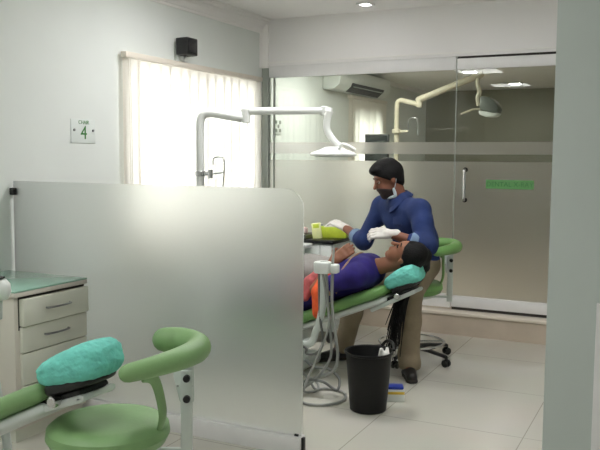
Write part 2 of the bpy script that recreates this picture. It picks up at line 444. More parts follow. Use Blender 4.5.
# ================================================================== THE SETTING
XW, YG, ZC = -3.54, 6.40, 2.72
WY0, WY1, WZ0, WZ1 = 4.38, 6.20, 0.85, 2.13      # front window opening
BY0, BY1, BZ0, BZ1 = 8.52, 9.46, 1.0, 2.0       # rear window opening
YR, ZR, FR = 11.5, 2.46, 0.19                    # rear room: back wall, ceiling, floor
XR = 1.0
bm = NB(); T = 0.22
def wallpiece(y0, y1, z0, z1): box(bm, (XW-T, y0, z0), (XW, y1, z1))
wallpiece(-2.6, WY0, 0, 3.0); wallpiece(WY1, BY0, 0, 3.0); wallpiece(BY1, YR+.2, 0, 3.0)
wallpiece(WY0, WY1, 0, WZ0); wallpiece(WY0, WY1, WZ1, 3.0); wallpiece(BY0, BY1, 0, BZ0); wallpiece(BY0, BY1, BZ1, 3.0)
struct('wall_left', bm, M['wall'])
bm = NB(); box(bm, (XW, -2.6, -0.1), (XR+0.2, YR, 0)); struct('floor', bm, M['tiles'])
bm = NB(); box(bm, (XW-T, -2.6, ZC), (XR+0.2, YG+0.04, ZC+0.1)); struct('ceiling', bm, M['ceil'])
bm = NB(); box(bm, (XW, -2.7, 0), (XR+0.2, -2.6, ZC)); struct('wall_front', bm, M['wall'])
bm = NB(); box(bm, (XR, -2.6, 0), (XR+0.2, YR, ZC)); struct('wall_right', bm, M['wall'])
# the near right pier that hides the end of the glass front
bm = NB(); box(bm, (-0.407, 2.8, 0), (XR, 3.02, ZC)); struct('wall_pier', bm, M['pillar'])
bm = NB(); box(bm, (-0.243, 2.785, 0), (XR, 2.80, 0.98), 0.003); struct('trim_1', bm, M['alu'])
# header over the glass front
bm = NB(); box(bm, (XW, YG-0.03, 2.30), (XR, YG+0.05, ZC))
struct('wall_back', bm, M['ceil'])
bm = NB(); box(bm, (XW+0.0, YG-0.042, 2.322), (XR, YG-0.03, 2.335)); struct('trim_2', bm, M['plaster'])
# plaster cornice along the left wall, stepped profile (x, z)
prof = [(0, -0.125), (0.012, -0.125), (0.016, -0.108), (0.026, -0.10), (0.034, -0.085), (0.040, -0.062), (0.056, -0.044), (0.078, -0.036), (0.084, -0.022), (0.098, -0.016), (0.104, 0), (0, 0)]
bm = NB(); prism(bm, [(XW+a, ZC+b) for a, b in prof], 'y', -2.6, YG-0.03); struct('trim_3', bm, M['plaster'])
# moulded strip in the corner beside the header
bm = NB(); prism(bm, [(XW, YG-0.03), (XW+0.075, YG-0.03), (XW+0.07, YG-0.045), (XW+0.05, YG-0.055), (XW+0.03, YG-0.07), (XW, YG-0.075)], 'z', 2.28, ZC-0.02); struct('trim_4', bm, M['plaster'])
# raised floor with tiled step, pale ledge
bm = NB(); box(bm, (XW, 6.262, 0), (XR, YR, 0.165)); struct('floor_step', bm, M['step'])
bm = NB(); box(bm, (XW, 6.25, 0.165), (XR, YG+0.06, 0.191), 0.004); struct('trim_5', bm, M['ledge'], None, True)
bm = NB(); box(bm, (XW, YG+0.06, 0.165), (XR, YR, FR)); struct('floor_rear', bm, M['step'])
# rear room shell
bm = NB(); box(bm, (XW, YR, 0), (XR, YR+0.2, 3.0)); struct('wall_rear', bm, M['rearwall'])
bm = NB(); box(bm, (XW, YG+0.05, ZR), (XR, YR, ZR+0.1)); struct('ceiling_rear', bm, M['ceil'])
bm = NB(); box(bm, (XW, YG+0.05, ZR-0.05), (XW+0.05, YR, ZR)); struct('trim_6', bm, M['plaster'])
# dividing wall of the rear room on the right (darker corridor side)
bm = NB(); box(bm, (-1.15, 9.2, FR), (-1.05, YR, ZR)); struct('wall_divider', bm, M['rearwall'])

# fixed glass front
XD = -1.711
def pane(parent, x0, x1, z0, z1, m):
    bm = NB(); box(bm, (x0, YG-0.005, z0), (x1, YG+0.005, z1))
    return obj('pane', bm, m, parent, False)
wnd = bpy.data.objects.new('window_2', None); C.objects.link(wnd); wnd['kind'] = 'structure'
bm = NB(); box(bm, (XW+0.06, YG-0.02, 2.192), (XD-0.006, YG+0.02, 2.30), 0.003); obj('top_rail', bm, M['alu'], wnd)
bm = NB(); box(bm, (XW+0.06, YG-0.02, 0.205), (XD-0.006, YG+0.02, 0.318), 0.003); obj('bottom_rail', bm, M['alu'], wnd)
bm = NB(); box(bm, (XW, YG-0.03, 0.191), (XW+0.07, YG+0.03, 2.30), 0.003); obj('jamb', bm, M['jamb'], wnd)
bm = NB(); box(bm, (XW+0.11, YG-0.008, 0.318), (XW+0.125, YG+0.008, 2.192)); obj('edge_strip', bm, M['jamb'], wnd)
xs = [XW+0.07, XD-0.006]
pane(wnd, xs[0], xs[1], 1.600, 2.192, M['glass']); pane(wnd, xs[0], xs[1], 1.498, 1.600, M['frost_band'])
pane(wnd, xs[0], xs[1], 1.438, 1.498, M['glass']); pane(wnd, xs[0], xs[1], 0.318, 1.438, M['frost_low'])
# glass door
dr = bpy.data.objects.new('door_1', None); C.objects.link(dr); dr['kind'] = 'structure'
X1 = -0.62
bm = NB(); box(bm, (XD+0.004, YG-0.022, 2.192), (X1, YG+0.022, 2.282), 0.004); obj('top_rail', bm, M['alu'], dr)
bm = NB(); box(bm, (XD+0.004, YG-0.022, 0.215), (X1, YG+0.022, 0.310), 0.004); obj('bottom_rail', bm, M['alu'], dr)
bm = NB(); box(bm, (XD+0.004, YG-0.01, 2.282), (X1, YG+0.01, 2.30)); obj('gap_strip', bm, M['dark_gap'], dr)  # dark strip stands for the shade in the gap above the door
bm = NB(); box(bm, (XD+0.004, YG-0.012, 0.191), (X1, YG+0.012, 0.215)); obj('gap_strip', bm, M['dark_gap'], dr)  # dark strip stands for the shade in the gap under the door
bm = NB(); box(bm, (XD-0.005, YG-0.006, 0.318), (XD+0.003, YG+0.006, 2.29)); obj('gap_strip', bm, M['jamb'], dr)
pane(dr, XD+0.004, X1, 1.600, 2.192, M['glass']); pane(dr, XD+0.004, X1, 1.498, 1.600, M['frost_band'])
pane(dr, XD+0.004, X1, 1.438, 1.498, M['glass']); pane(dr, XD+0.004, X1, 0.31, 1.438, M['frost_low'])
bm = NB()
hx = -1.618
tube(bm, smooth_path([(hx, YG-0.008, 1.37), (hx, YG-0.05, 1.365), (hx+0.004, YG-0.055, 1.33), (hx+0.004, YG-0.055, 1.16), (hx, YG-0.05, 1.125), (hx, YG-0.008, 1.12)], 6), 0.0125, 12)
h = obj('door_handle', bm, M['chrome'], dr); h['label'] = 'chrome pull handle'
for z in (1.37, 1.12):
    bm = NB(); cyl(bm, (hx, YG-0.005, z), (hx, YG-0.018, z), 0.02); obj('handle_mount', bm, M['black'], h)
lb = NB(); box(lb, (-1.447, YG-0.0075, 1.218), (-1.064, YG-0.0055, 1.292)); lb = obj('door_label', lb, M['label_green'], dr, False); lb['label'] = 'pale green label with dark green lettering'
text('lettering', 'DENTAL X-RAY', 0.054, Matrix.Translation((-1.2555, YG-0.009, 1.255)) @ Matrix.Rotation(R(90), 4, 'X'), M['label_text'], lb)

# windows
def window(name, y0, y1, z0, z1):
    e = bpy.data.objects.new(name, None); C.objects.link(e); e['kind'] = 'structure'
    xo, xi = XW-0.16, XW-0.11; f = 0.05
    bm = NB()
    for a, b in (((y0, z0), (y1, z0+f)), ((y0, z1-f), (y1, z1)), ((y0, z0+f), (y0+f, z1-f)), ((y1-f, z0+f), (y1, z1-f)), (((y0+y1)/2-f/2, z0+f), ((y0+y1)/2+f/2, z1-f))):
        box(bm, (xo, a[0], a[1]), (xi, b[0], b[1]), 0.004)
    obj('window_frame', bm, M['alu'], e)
    for a, b in ((y0+f, (y0+y1)/2-f/2), ((y0+y1)/2+f/2, y1-f)):
        bm = NB(); box(bm, (xo+0.02, a, z0+f), (xo+0.026, b, z1-f)); obj('pane', bm, M['winglass'], e, False)
    bm = NB(); box(bm, (XW-0.11, y0, z0-0.02), (XW+0.02, y1, z0), 0.004); obj('window_sill', bm, M['ledge'], e)
window('window_1', WY0, WY1, WZ0, WZ1); window('window_3', BY0, BY1, BZ0, BZ1)

bm = NB(); box(bm, (XW-T-0.75, WY0-0.3, 2.16), (XW-T, WY1+0.3, 2.24)); struct('added_sunshade', bm, M['wall'])  # unseen sunshade slab, added to dim daylight at the top of the blind
def blind(y0, y1, ztop, zbot, n, label):
    t = thing('vertical_blind', (XW, (y0+y1)/2, ztop), label, 'blind')
    bm = NB(); box(bm, (XW+0.025, y0, ztop-0.04), (XW+0.075, y1, ztop), 0.005); obj('headrail', bm, M['headrail'], t)
    for q in np.linspace(y0+0.2, y1-0.2, 3):
        bm = NB(); box(bm, (XW, q-0.015, ztop-0.012), (XW+0.03, q+0.015, ztop+0.006)); obj('bracket', bm, M['white_plastic'], t)
    bm = NB(); pw = (y1-y0-0.04)/n
    for i in range(n):
        yc = y0+0.02+pw*(i+0.5); a = R(16+random.uniform(-9, 9)); hw = pw*0.61; d = 0.004
        pts = []
        for q in (-1, -0.5, 0, 0.5, 1):
            pts.append((XW+0.052+math.sin(a)*q*hw+0.004*(1-q*q), yc+math.cos(a)*q*hw))
        lo_ = [bm.verts.new((x_, y_, zbot)) for x_, y_ in pts]; hi_ = [bm.verts.new((x_, y_, ztop-0.045)) for x_, y_ in pts]
        for k in range(4): bm.faces.new((lo_[k], lo_[k+1], hi_[k+1], hi_[k]))
    obj('slats', bm, M['blind'], t)['kind'] = 'stuff'
    bm = NB()
    tube(bm, smooth_path([(XW+0.07, y0+0.03, ztop-0.03), (XW+0.08, y0+0.028, 1.5), (XW+0.08, y0+0.028, zbot+0.2), (XW+0.08, y0+0.05, zbot+0.2), (XW+0.078, y0+0.05, 1.5), (XW+0.07, y0+0.05, ztop-0.03)], 5), 0.0018, 6)
    obj('pull_cord', bm, M['headrail'], t)
blind(4.32, 6.255, 2.185, 0.72, 15, 'wide cream vertical blind with bright daylight behind on left wall')
blind(8.36, 9.58, 2.19, 0.9, 10, 'smaller vertical blind seen through the glass beneath air conditioner')

# ================================================================== LIGHT FITTINGS
def panel_light(x, y, z, sx, sy, label, m, grp=None):
    t = thing('ceiling_light', (x, y, z), label, 'light', grp)
    bm = NB()
    for a, b in (((-sx, -sy), (sx, -sy+0.02)), ((-sx, sy-0.02), (sx, sy)), ((-sx, -sy+0.02), (-sx+0.02, sy-0.02)), ((sx-0.02, -sy+0.02), (sx, sy-0.02))):
        box(bm, (x+a[0], y+a[1], z-0.014), (x+b[0], y+b[1], z))
    obj('frame', bm, M['alu'], t, False)
    bm = NB(); box(bm, (x-sx+0.02, y-sy+0.02, z-0.010), (x+sx-0.02, y+sy-0.02, z-0.004)); obj('diffuser', bm, m, t, False)
for x in (-2.7, -1.3):  # panels out of view, added to light the front of the room
    for y in (-0.8, 1.5):
        panel_light(x, y, ZC, 0.32, 0.32, 'added square ceiling panel light over the front of the room', M['front_panel'], 'added front room ceiling panels')
for x in (-2.45, -1.15):  # unseen panels, added to brighten the middle of the room
    panel_light(x, 4.35, ZC, 0.32, 0.32, 'added square ceiling panel light above the patient and the screen', M['panel'], 'added ceiling panels above the far chair')
panel_light(-2.385, 6.03, ZC, 0.06, 0.06, 'small square downlight on the ceiling near the glass front', M['panel'])
panel_light(-2.7, 6.95, ZR, 0.20, 0.20, 'added rear room ceiling light just behind the glass front', M['rear_panel'])  # added, hidden by the header, to brighten the frosted glass on the left
panel_light(-2.24, 8.95, ZR, 0.09, 0.09, 'nearer ceiling light in the rear room above lamp arm', M['rear_panel'])
panel_light(-2.05, 10.6, ZR, 0.09, 0.09, 'farther ceiling light in the rear room right of lamp arm', M['rear_panel'])

# ================================================================== WALL FITTINGS
t = thing('wall_speaker', (XW, 5.040, 2.30), 'small black speaker on a bracket above the wide blind', 'speaker')
bm = NB(); prism(bm, [(XW+0.03, 4.965), (XW+0.03, 5.115), (XW+0.145, 5.095), (XW+0.145, 4.955)], 'z', 2.235, 2.365, 0.008); obj('cabinet', bm, M['black'], t)
bm = NB(); box(bm, (XW+0.143, 4.965, 2.245), (XW+0.15, 5.085, 2.355), 0.004); obj('grille', bm, M['blackgloss'], t)
bm = NB(); box(bm, (XW, 5.000, 2.19), (XW+0.03, 5.080, 2.33), 0.004); box(bm, (XW+0.02, 5.020, 2.195), (XW+0.07, 5.060, 2.235), 0.004); obj('bracket', bm, M['white_plastic'], t)

t = thing('chair_number_sign', (XW, 3.962, 1.625), 'clear wall plate with green number 4 between two screws', 'sign')
bm = NB(); box(bm, (XW, 3.845, 1.548), (XW+0.006, 4.075, 1.703), 0.002); obj('plate', bm, M['sign'], t)
ry = Matrix(((0, 0, 1, 0), (1, 0, 0, 0), (0, 1, 0, 0), (0, 0, 0, 1)))
text('number', '4', 0.125, Matrix.Translation((XW+0.0075, 3.962, 1.612)) @ ry, M['sign_green'], t)
text('word', 'CHAIR', 0.034, Matrix.Translation((XW+0.0075, 3.962, 1.682)) @ ry, M['sign_green'], t)
for y in (3.872, 4.05):
    bm = NB(); cyl(bm, (XW+0.004, y, 1.632), (XW+0.014, y, 1.632), 0.0085, seg=14, bev=0.002); obj('screw', bm, M['steel'], t)

t = thing('wall_switch', (XW, 6.675, 1.76), 'small dotted switch plate on wall behind the glass', 'switch')
bm = NB(); box(bm, (XW, 6.60, 1.68), (XW+0.012, 6.75, 1.84), 0.003); obj('plate', bm, M['white_plastic'], t)
for i, (y, z) in enumerate([(6.635, 1.80), (6.715, 1.80), (6.675, 1.76), (6.635, 1.72), (6.715, 1.72)]):
    bm = NB(); box(bm, (XW+0.012, y-0.013, z-0.016), (XW+0.02, y+0.013, z+0.016), 0.002); obj('button', bm, M['jamb'], t)

t = thing('air_conditioner', (XW, 8.5, 2.2), 'white split air conditioner high on rear room wall', 'air conditioner')
bm = NB(); prism(bm, [(XW, 2.20), (XW+0.14, 2.20), (XW+0.20, 2.25), (XW+0.22, 2.33), (XW+0.20, 2.43), (XW, 2.44)], 'y', 7.72, 9.30, 0.012); obj('casing', bm, M['white_plastic'], t)
bm = NB(); prism(bm, [(XW+0.135, 2.193), (XW+0.21, 2.255), (XW+0.222, 2.285), (XW+0.214, 2.285), (XW+0.195, 2.25), (XW+0.135, 2.198)], 'y', 8.05, 9.05); obj('air_slot', bm, M['black'], t)
bm = NB(); box(bm, (XW+0.196, 8.1, 2.245), (XW+0.222, 9.0, 2.252), 0.001); obj('louver', bm, M['grey_plastic'], t)

# ================================================================== ETCHED GLASS SCREEN
SY = 3.345
t = thing('glass_screen', (-2.58, SY, 0), 'low frosted glass screen with rounded corner on a white base', 'screen')
bm = NB(); x0, x1, z0, z1, r = XW+0.02, -1.627, 0.085, 1.316, 0.10
poly = [(x0, z0), (x1, z0)]+[(x1-r+r*math.cos(a), z1-r+r*math.sin(a)) for a in np.linspace(0, math.pi/2, 9)]+[(x0, z1)]
prism(bm, poly, 'y', SY-0.005, SY+0.005); obj('glass_sheet', bm, M['frost_screen'], t, False)
bm = NB(); box(bm, (XW, SY-0.03, 0), (-1.625, SY+0.03, 0.095), 0.003); obj('base_channel', bm, M['alu'], t)
bm = NB(); box(bm, (-1.628, SY-0.012, 0.0), (-1.612, SY+0.012, 0.09), 0.003); cyl(bm, (-1.66, SY-0.014, 0.102), (-1.64, SY-0.014, 0.102), 0.006, seg=10); obj('end_clip', bm, M['black'], t)
bm = NB(); box(bm, (XW, SY-0.018, 1.235), (XW+0.045, SY+0.018, 1.275), 0.004); cyl(bm, (XW+0.028, SY-0.03, 1.255), (XW+0.028, SY-0.01, 1.255), 0.014, seg=16); obj('wall_clamp', bm, M['black'], t)

# ================================================================== DRAWER CABINET
cx1, cy0, cy1 = -2.968, 2.80, SY-0.035
t = thing('drawer_cabinet', (-3.24, 3.05, 0), 'cream drawer cabinet with green glass top against the frosted screen', 'cabinet')
bm = NB(); box(bm, (XW, cy0, 0.075), (cx1, cy1, 0.7590), 0.003); obj('carcass', bm, M['cab_edge'], t)
bm = NB(); box(bm, (XW, cy0+0.02, 0), (cx1-0.03, cy1, 0.075)); obj('plinth', bm, M['cab'], t)
bm = NB(); box(bm, (XW, cy0-0.015, 0.7590), (cx1+0.022, cy1, 0.7820), 0.003); obj('top_board', bm, M['cab_edge'], t)
bm = NB(); box(bm, (XW, cy0-0.015, 0.7825), (cx1+0.022, cy1, 0.7910), 0.002); g = obj('glass_top', bm, M['counter'], t); g['label'] = 'green glass top'
bm = NB(); box(bm, (cx1-0.01, cy0+0.025, 0.585), (cx1+0.001, cy1-0.005, 0.7580)); obj('drawer_gap_shade', bm, M['recess'], t)  # dark sheet painting the shade behind the top drawer
for i, (zl, zh, out) in enumerate([(0.606, 0.744, 0.035), (0.468, 0.600, 0.02), (0.300, 0.462, 0.018), (0.095, 0.294, 0.018)]):
    bm = NB(); box(bm, (cx1, cy0+0.032, zl), (cx1+out, cy1-0.006, zh), 0.003); d = obj('drawer', bm, M['cab'], t)
    zc = (zl+zh)/2+0.005; y0, y1 = 2.985, 3.155; bm = NB()
    tube(bm, smooth_path([(cx1+out, y0, zc), (cx1+out+0.016, y0+0.008, zc), (cx1+out+0.024, (y0+y1)/2, zc), (cx1+out+0.016, y1-0.008, zc), (cx1+out, y1, zc)], 5), 0.0055, 8); obj('handle', bm, M['steel'], d)

# ================================================================== DENTAL CHAIRS
def axm(o, a, b, c):
    return Matrix(((a.x, b.x, c.x, o.x), (a.y, b.y, c.y, o.y), (a.z, b.z, c.z, o.z), (0, 0, 0, 1)))
def pad(bm, L0, L1, w0, w1, th, mtx, nseg=26, sag=0.0, e=0.5):
    """upholstered pad: length along x from L0 to L1, half widths w0..w1, thickness th"""
    rr = []
    for i in range(nseg+1):
        t = i/nseg; x = L0+(L1-L0)*(0.5-0.5*math.cos(math.pi*t))
        q = min(1, (1-abs(2*t-1)**5)**0.5) if 0 < t < 1 else 0.05
        q = max(0.05, (1-abs(2*(x-L0)/(L1-L0)-1)**7))**0.4
        hw = (w0+(w1-w0)*(x-L0)/(L1-L0))*q; hh = th/2*(0.35+0.65*q)
        ring = []
        for k in range(36):
            a = 2*math.pi*k/36; ca, sa = math.cos(a), math.sin(a)
            yy = hw*math.copysign(abs(ca)**e, ca); zz = hh*math.copysign(abs(sa)**0.75, sa)
            if zz > 0: zz -= sag*(1-(yy/max(hw, 1e-6))**2)
            ring.append(mtx @ V((x, yy, zz)))
        rr.append(ring)
    return rings(bm, rr)
def dental_chair(hc, deg, capdeg, label, gm, caplen=0.31):
    hc = V(hc); p = R(deg); a = V((math.cos(p), 0, math.sin(p))); n = V((-math.sin(p), 0, math.cos(p))); y = V((0, 1, 0))
    base_x = hc.x-1.02
    t = thing('dental_chair', (base_x, hc.y, 0), label, 'dental chair', 'green dental chairs')
    H = axm(hc-n*0.035, a, y, n)
    bm = NB(); pad(bm, -0.90, -0.10, 0.27, 0.17, 0.085, H, sag=0.008); b = obj('backrest', bm, gm, t); b['label'] = 'green vinyl backrest'
    bm = NB(); pad(bm, -0.88, -0.12, 0.235, 0.14, 0.05, H @ Matrix.Translation((0, 0, -0.058)), e=0.35); obj('backrest_shell', bm, M['white_enamel'], t)
    pc = R(capdeg); ac = V((math.cos(pc), 0, math.sin(pc))); nc = V((-math.sin(pc), 0, math.cos(pc)))
    K = axm(hc, ac, y, nc)
    # gathered cover over the headrest
    bm = NB(); bmesh.ops.create_uvsphere(bm, u_segments=110, v_segments=70, radius=1)
    for v in bm.verts:
        c = v.co.copy(); sp = lambda q, e: math.copysign(abs(q)**e, q)
        m_ = max(1e-6, (abs(c.x)**3.2+abs(c.y)**3.2+abs(c.z)**3.2)**(1/3.2)); c = c/m_
        w_ = 1.0+0.08*c.x
        q = V((c.x*caplen/2, c.y*0.118*w_, c.z*0.060*(1.0+0.25*c.x)))
        low = max(0, -c.z); nz = mnoise.noise(V((q.x*22, q.y*22, q.z*30+hc.y)))
        q *= 1+0.03*nz+0.022*mnoise.noise(V((q.x*60+9, q.y*60, q.z*75)))+0.03*low*mnoise.noise(V((math.atan2(c.y, c.x)*6, q.z*12, 3)))
        v.co = K @ q
    hr = obj('headrest_cover', bm, M['teal'], t, True, 80); hr['label'] = 'teal disposable cover on the headrest'
    bm = NB(); pad(bm, -caplen/2+0.03, caplen/2-0.05, 0.105, 0.10, 0.05, K @ Matrix.Translation((0, 0, -0.055)), e=0.4); obj('headrest_pad', bm, M['black'], t)
    # bracket under the headrest
    bm = NB(); box(bm, (-0.17, -0.075, -0.105), (0.04, 0.075, -0.078), 0.01, mtx=K); br = obj('headrest_bracket', bm, M['black'], t)
    bm = NB(); box(bm, (-0.28, -0.085, -0.125), (0.05, -0.052, -0.098), 0.008, mtx=K); box(bm, (-0.28, 0.052, -0.125), (0.05, 0.085, -0.098), 0.008, mtx=K); box(bm, (0.02, -0.085, -0.122), (0.058, 0.085, -0.10), 0.008, mtx=K); obj('headrest_rail', bm, M['white_enamel'], br)
    bm = NB(); cyl(bm, K @ V((-0.06, -0.075, -0.095)), K @ V((-0.06, -0.115, -0.095)), 0.02, seg=18, bev=0.004); obj('knob', bm, M['chrome'], br)
    lo = H @ V((-0.86, 0, -0.01)); zs = lo.z-0.02
    S = Matrix.Translation((lo.x, hc.y, zs))
    bm = NB(); pad(bm, -0.55, 0.06, 0.25, 0.27, 0.11, S, sag=0.006); obj('seat_cushion', bm, gm, t)
    bm = NB(); pad(bm, -1.00, -0.50, 0.19, 0.24, 0.09, S @ Matrix.Rotation(R(-4), 4, 'Y')); obj('leg_rest', bm, gm, t)
    bm = NB(); box(bm, (-0.5, -0.2, -0.125), (0.05, 0.2, -0.05), 0.02, mtx=S); obj('seat_frame', bm, M['white_enamel'], t)
    zb = zs-0.12
    bm = NB(); prism(bm, [(lo.x-0.40, 0.09), (lo.x+0.02, 0.09), (lo.x-0.02, zb), (lo.x-0.36, zb)], 'y', hc.y-0.12, hc.y+0.12, 0.02); obj('lift_column', bm, M['white_enamel'], t)
    bm = NB(); box(bm, (lo.x-0.62, hc.y-0.23, 0), (lo.x+0.10, hc.y+0.23, 0.09), 0.03, 3); obj('base_plate', bm, M['white_enamel'], t)
    return t
dental_chair((-1.855, 2.035, 0.745), 26, 20, 'green dental chair in front of the cabinet with empty teal headrest', M['green'], 0.285)
dental_chair((-1.585, 4.75, 0.700), 22, 27, 'green dental chair behind the screen with patient lying on it', M['green_far'], 0.255)

# ================================================================== OPERATOR STOOLS
def stool(x, y, zs, label, gm, group='green operator stools'):
    t = thing('operator_stool', (x, y, 0), label, 'stool', group)
    r = 0.218
    bm = NB()
    lathe(bm, [(0.02, zs-0.095), (r*0.80, zs-0.095), (r*0.93, zs-0.08), (r, zs-0.05), (r*0.98, zs-0.022), (r*0.90, zs-0.007), (r*0.72, zs), (r*0.4, zs-0.004), (0.01, zs-0.008)], (x, y, 0), 48); obj('seat', bm, gm, t)
    bm = NB(); lathe(bm, [(0.02, zs-0.115), (r*0.72, zs-0.115), (r*0.78, zs-0.093), (0.02, zs-0.093)], (x, y, 0), 40); obj('seat_pan', bm, M['white_enamel'], t)
    bm = NB(); cyl(bm, (x, y, 0.10), (x, y, 0.30), 0.028); obj('column_sleeve', bm, M['black'], t)
    bm = NB(); cyl(bm, (x, y, 0.29), (x, y, zs-0.11), 0.015); obj('gas_column', bm, M['chrome'], t)
    bm = NB(); cyl(bm, (x, y, 0.065), (x, y, 0.115), 0.05, 0.04, bev=0.005); obj('base_hub', bm, M['black'], t)
    for i in range(5):
        a = R(-21+72*i); d = V((math.cos(a), math.sin(a), 0)); c = V((x, y, 0))
        bm = NB(); tube(bm, [c+d*0.03+V((0, 0, 0.095)), c+d*0.15+V((0, 0, 0.09)), c+d*0.31+V((0, 0, 0.072))], lambda q: 0.024-0.008*q, 10, sy=0.75); lg = obj('leg', bm, M['black'], t)
        n = V((-d.y, d.x, 0)); e = c+d*0.312
        bm = NB()
        for s in (-1, 1): cyl(bm, e+n*s*0.006+V((0, 0, 0.027)), e+n*s*0.024+V((0, 0, 0.027)), 0.027, seg=18, bev=0.004)
        cyl(bm, e+V((0, 0, 0.03)), e+V((0, 0, 0.075)), 0.011, seg=10); obj('caster', bm, M['blackgloss'], lg)
    bm = NB(); zr = 0.13
    tube(bm, [(x+0.235*math.cos(q), y+0.235*math.sin(q), zr) for q in np.linspace(0, 2*math.pi, 40, endpoint=False)], 0.009, 10, True)
    for q in (0.5, 2.6, 4.7): tube(bm, [(x+0.03*math.cos(q), y+0.03*math.sin(q), zr), (x+0.232*math.cos(q), y+0.232*math.sin(q), zr)], 0.007, 8)
    obj('foot_ring', bm, M['chrome'], t)
    # curved arm and back support on a flat post
    za = zs+0.245
    pts = smooth_path([(x+0.222, y-0.165, za-0.008), (x+0.258, y-0.06, za-0.004), (x+0.281, y+0.05, za), (x+0.274, y+0.155, za+0.002), (x+0.228, y+0.222, za+0.004), (x+0.145, y+0.245, za+0.006), (x+0.085, y+0.222, za+0.006)], 8)
    bm = NB(); tube(bm, pts, lambda q: 0.030+0.017*math.sin(math.pi*0.62*q), 20, sx=1.0, sy=1.0, round_ends=True); obj('arm_pad', bm, gm, t)
    px, py = x+0.215, y+0.165
    pn = V((0.90, 0.44, 0)).normalized(); pd = V((-pn.y, pn.x, 0))
    Pm = axm(V((px, py, 0)), V((pn.x, pn.y, 0)), V((pd.x, pd.y, 0)), V((0, 0, 1)))
    bm = NB(); prism(bm, [(-0.018, zs+0.05), (0.034, zs+0.05), (0.034, za-0.012), (-0.058, za-0.012), (-0.036, zs+0.13)], 'y', -0.012, 0.004, 0.004); bm.transform(Pm); pl = obj('post_plate', bm, M['white_enamel'], t)
    bm = NB(); box(bm, (-0.012, -0.03, zs-0.16), (0.03, -0.012, zs+0.17), 0.004, mtx=Pm); box(bm, (-0.19, -0.03, zs-0.132), (0.03, -0.012, zs-0.116), 0.003, mtx=Pm); obj('post', bm, M['white_enamel'], t)
    for z in (zs+0.07, zs+0.145):
        bm = NB(); cyl(bm, Pm @ V((0.012, -0.03, z)), Pm @ V((0.012, -0.05, z)), 0.013, seg=14, bev=0.003); obj('bolt', bm, M['black'], pl)
    for dx, z in ((-0.035, za-0.05), (-0.024, zs+0.11), (0.027, zs+0.11), (0.012, za-0.04)):
        bm = NB(); cyl(bm, Pm @ V((dx, -0.012, z)), Pm @ V((dx, -0.015, z)), 0.004, seg=8); obj('screw', bm, M['steel'], pl)
    bm = NB()
    tube(bm, smooth_path([(x+0.235, y-0.10, za-0.03), (x+0.235, y-0.05, za-0.05), (x+0.222, y+0.0, zs+0.13), (x+0.215, y+0.03, zs+0.04), (x+0.19, y+0.04, zs-0.03)], 6), 0.018, 12, sx=0.5, sy=1.3, upv=(0, 0, 1)); obj('support_web', bm, gm, t)
    return t
stool(-1.80, 2.12, 0.532, 'empty green stool in the foreground with curved arm pad', M['green'])
stool(-1.725, 5.37, 0.58, 'green stool under the man in the blue shirt', M['green_far'])

# ================================================================== OPERATING LIGHT OF THE FAR CHAIR, AND ITS UNIT
UX, UY = -2.89, 4.33
t = thing('dental_unit', (UX, UY, 0), 'white cuspidor cabinet behind the frosted screen under the lamp pole', 'dental unit')
bm = NB(); box(bm, (UX-0.17, UY-0.19, 0.03), (UX+0.17, UY+0.15, 0.66), 0.03, 3); obj('cabinet', bm, M['white_enamel'], t)
bm = NB(); box(bm, (UX-0.15, UY-0.17, 0), (UX+0.15, UY+0.13, 0.03)); obj('plinth', bm, M['grey_plastic'], t)
bm = NB(); lathe(bm, [(0.03, 0.655), (0.06, 0.66), (0.10, 0.71), (0.125, 0.735), (0.12, 0.74), (0.09, 0.71), (0.05, 0.675), (0.01, 0.67)], (UX, UY-0.125, 0), 30); obj('spittoon_bowl', bm, M['white_plastic'], t)

t = thing('operating_light', (UX, UY+0.08, 0.66), 'white dental lamp on jointed arm hanging above the patient', 'lamp')
px, py = UX, UY+0.03
bm = NB(); tube(bm, [(px, py, 0.661), (px, py, 1.2), (px, py, 1.66)]+smooth_path([(px, py, 1.68), (px+0.008, py+0.002, 1.72), (px+0.035, py+0.012, 1.748), (px+0.08, py+0.025, 1.752)], 5)+[(px+0.295, py+0.095, 1.715)], 0.028, 16); obj('pole', bm, M['lamp_white'], t)
jx, jy = px+0.295, py+0.095
bm = NB(); cyl(bm, (jx, jy, 1.688), (jx, jy, 1.782), 0.030, bev=0.006); obj('joint', bm, M['lamp_white'], t)
ex, ey = -2.085, 4.60
bm = NB(); tube(bm, [(jx-0.01, jy, 1.765), (ex, ey, 1.765)], lambda q: 0.025-0.003*q, 14, round_ends=True); obj('spring_arm', bm, M['lamp_white'], t)
bm = NB(); cyl(bm, (ex-0.01, ey, 1.795), (ex-0.01, ey, 1.735), 0.024, bev=0.005); box(bm, (ex-0.005, ey-0.014, 1.75), (ex+0.045, ey+0.014, 1.785), 0.006); obj('elbow', bm, M['lamp_white'], t)
bm = NB(); tube(bm, smooth_path([(ex+0.03, ey, 1.765), (ex+0.012, ey, 1.72), (ex+0.01, ey, 1.65), (ex+0.05, ey, 1.585), (ex+0.10, ey, 1.54)], 6), lambda q: 0.026-0.006*q, 14); obj('drop_arm', bm, M['lamp_white'], t)
lx, ly, lz = ex+0.06, ey-0.01, 1.487
bm = NB(); lathe(bm, [(0.02, 0.048), (0.05, 0.046), (0.085, 0.030), (0.135, 0.012), (0.15, 0), (0.147, -0.010), (0.135, -0.013), (0.02, -0.013)], (lx, ly, lz), 40, 1.05, 0.75); hd = obj('lamp_head', bm, M['lamp_white'], t)
bm = NB(); lathe(bm, [(0.01, -0.0135), (0.12, -0.0135), (0.12, -0.018), (0.01, -0.020)], (lx, ly, lz), 32, 1.05, 0.75); obj('lens', bm, M['grey_plastic'], hd)
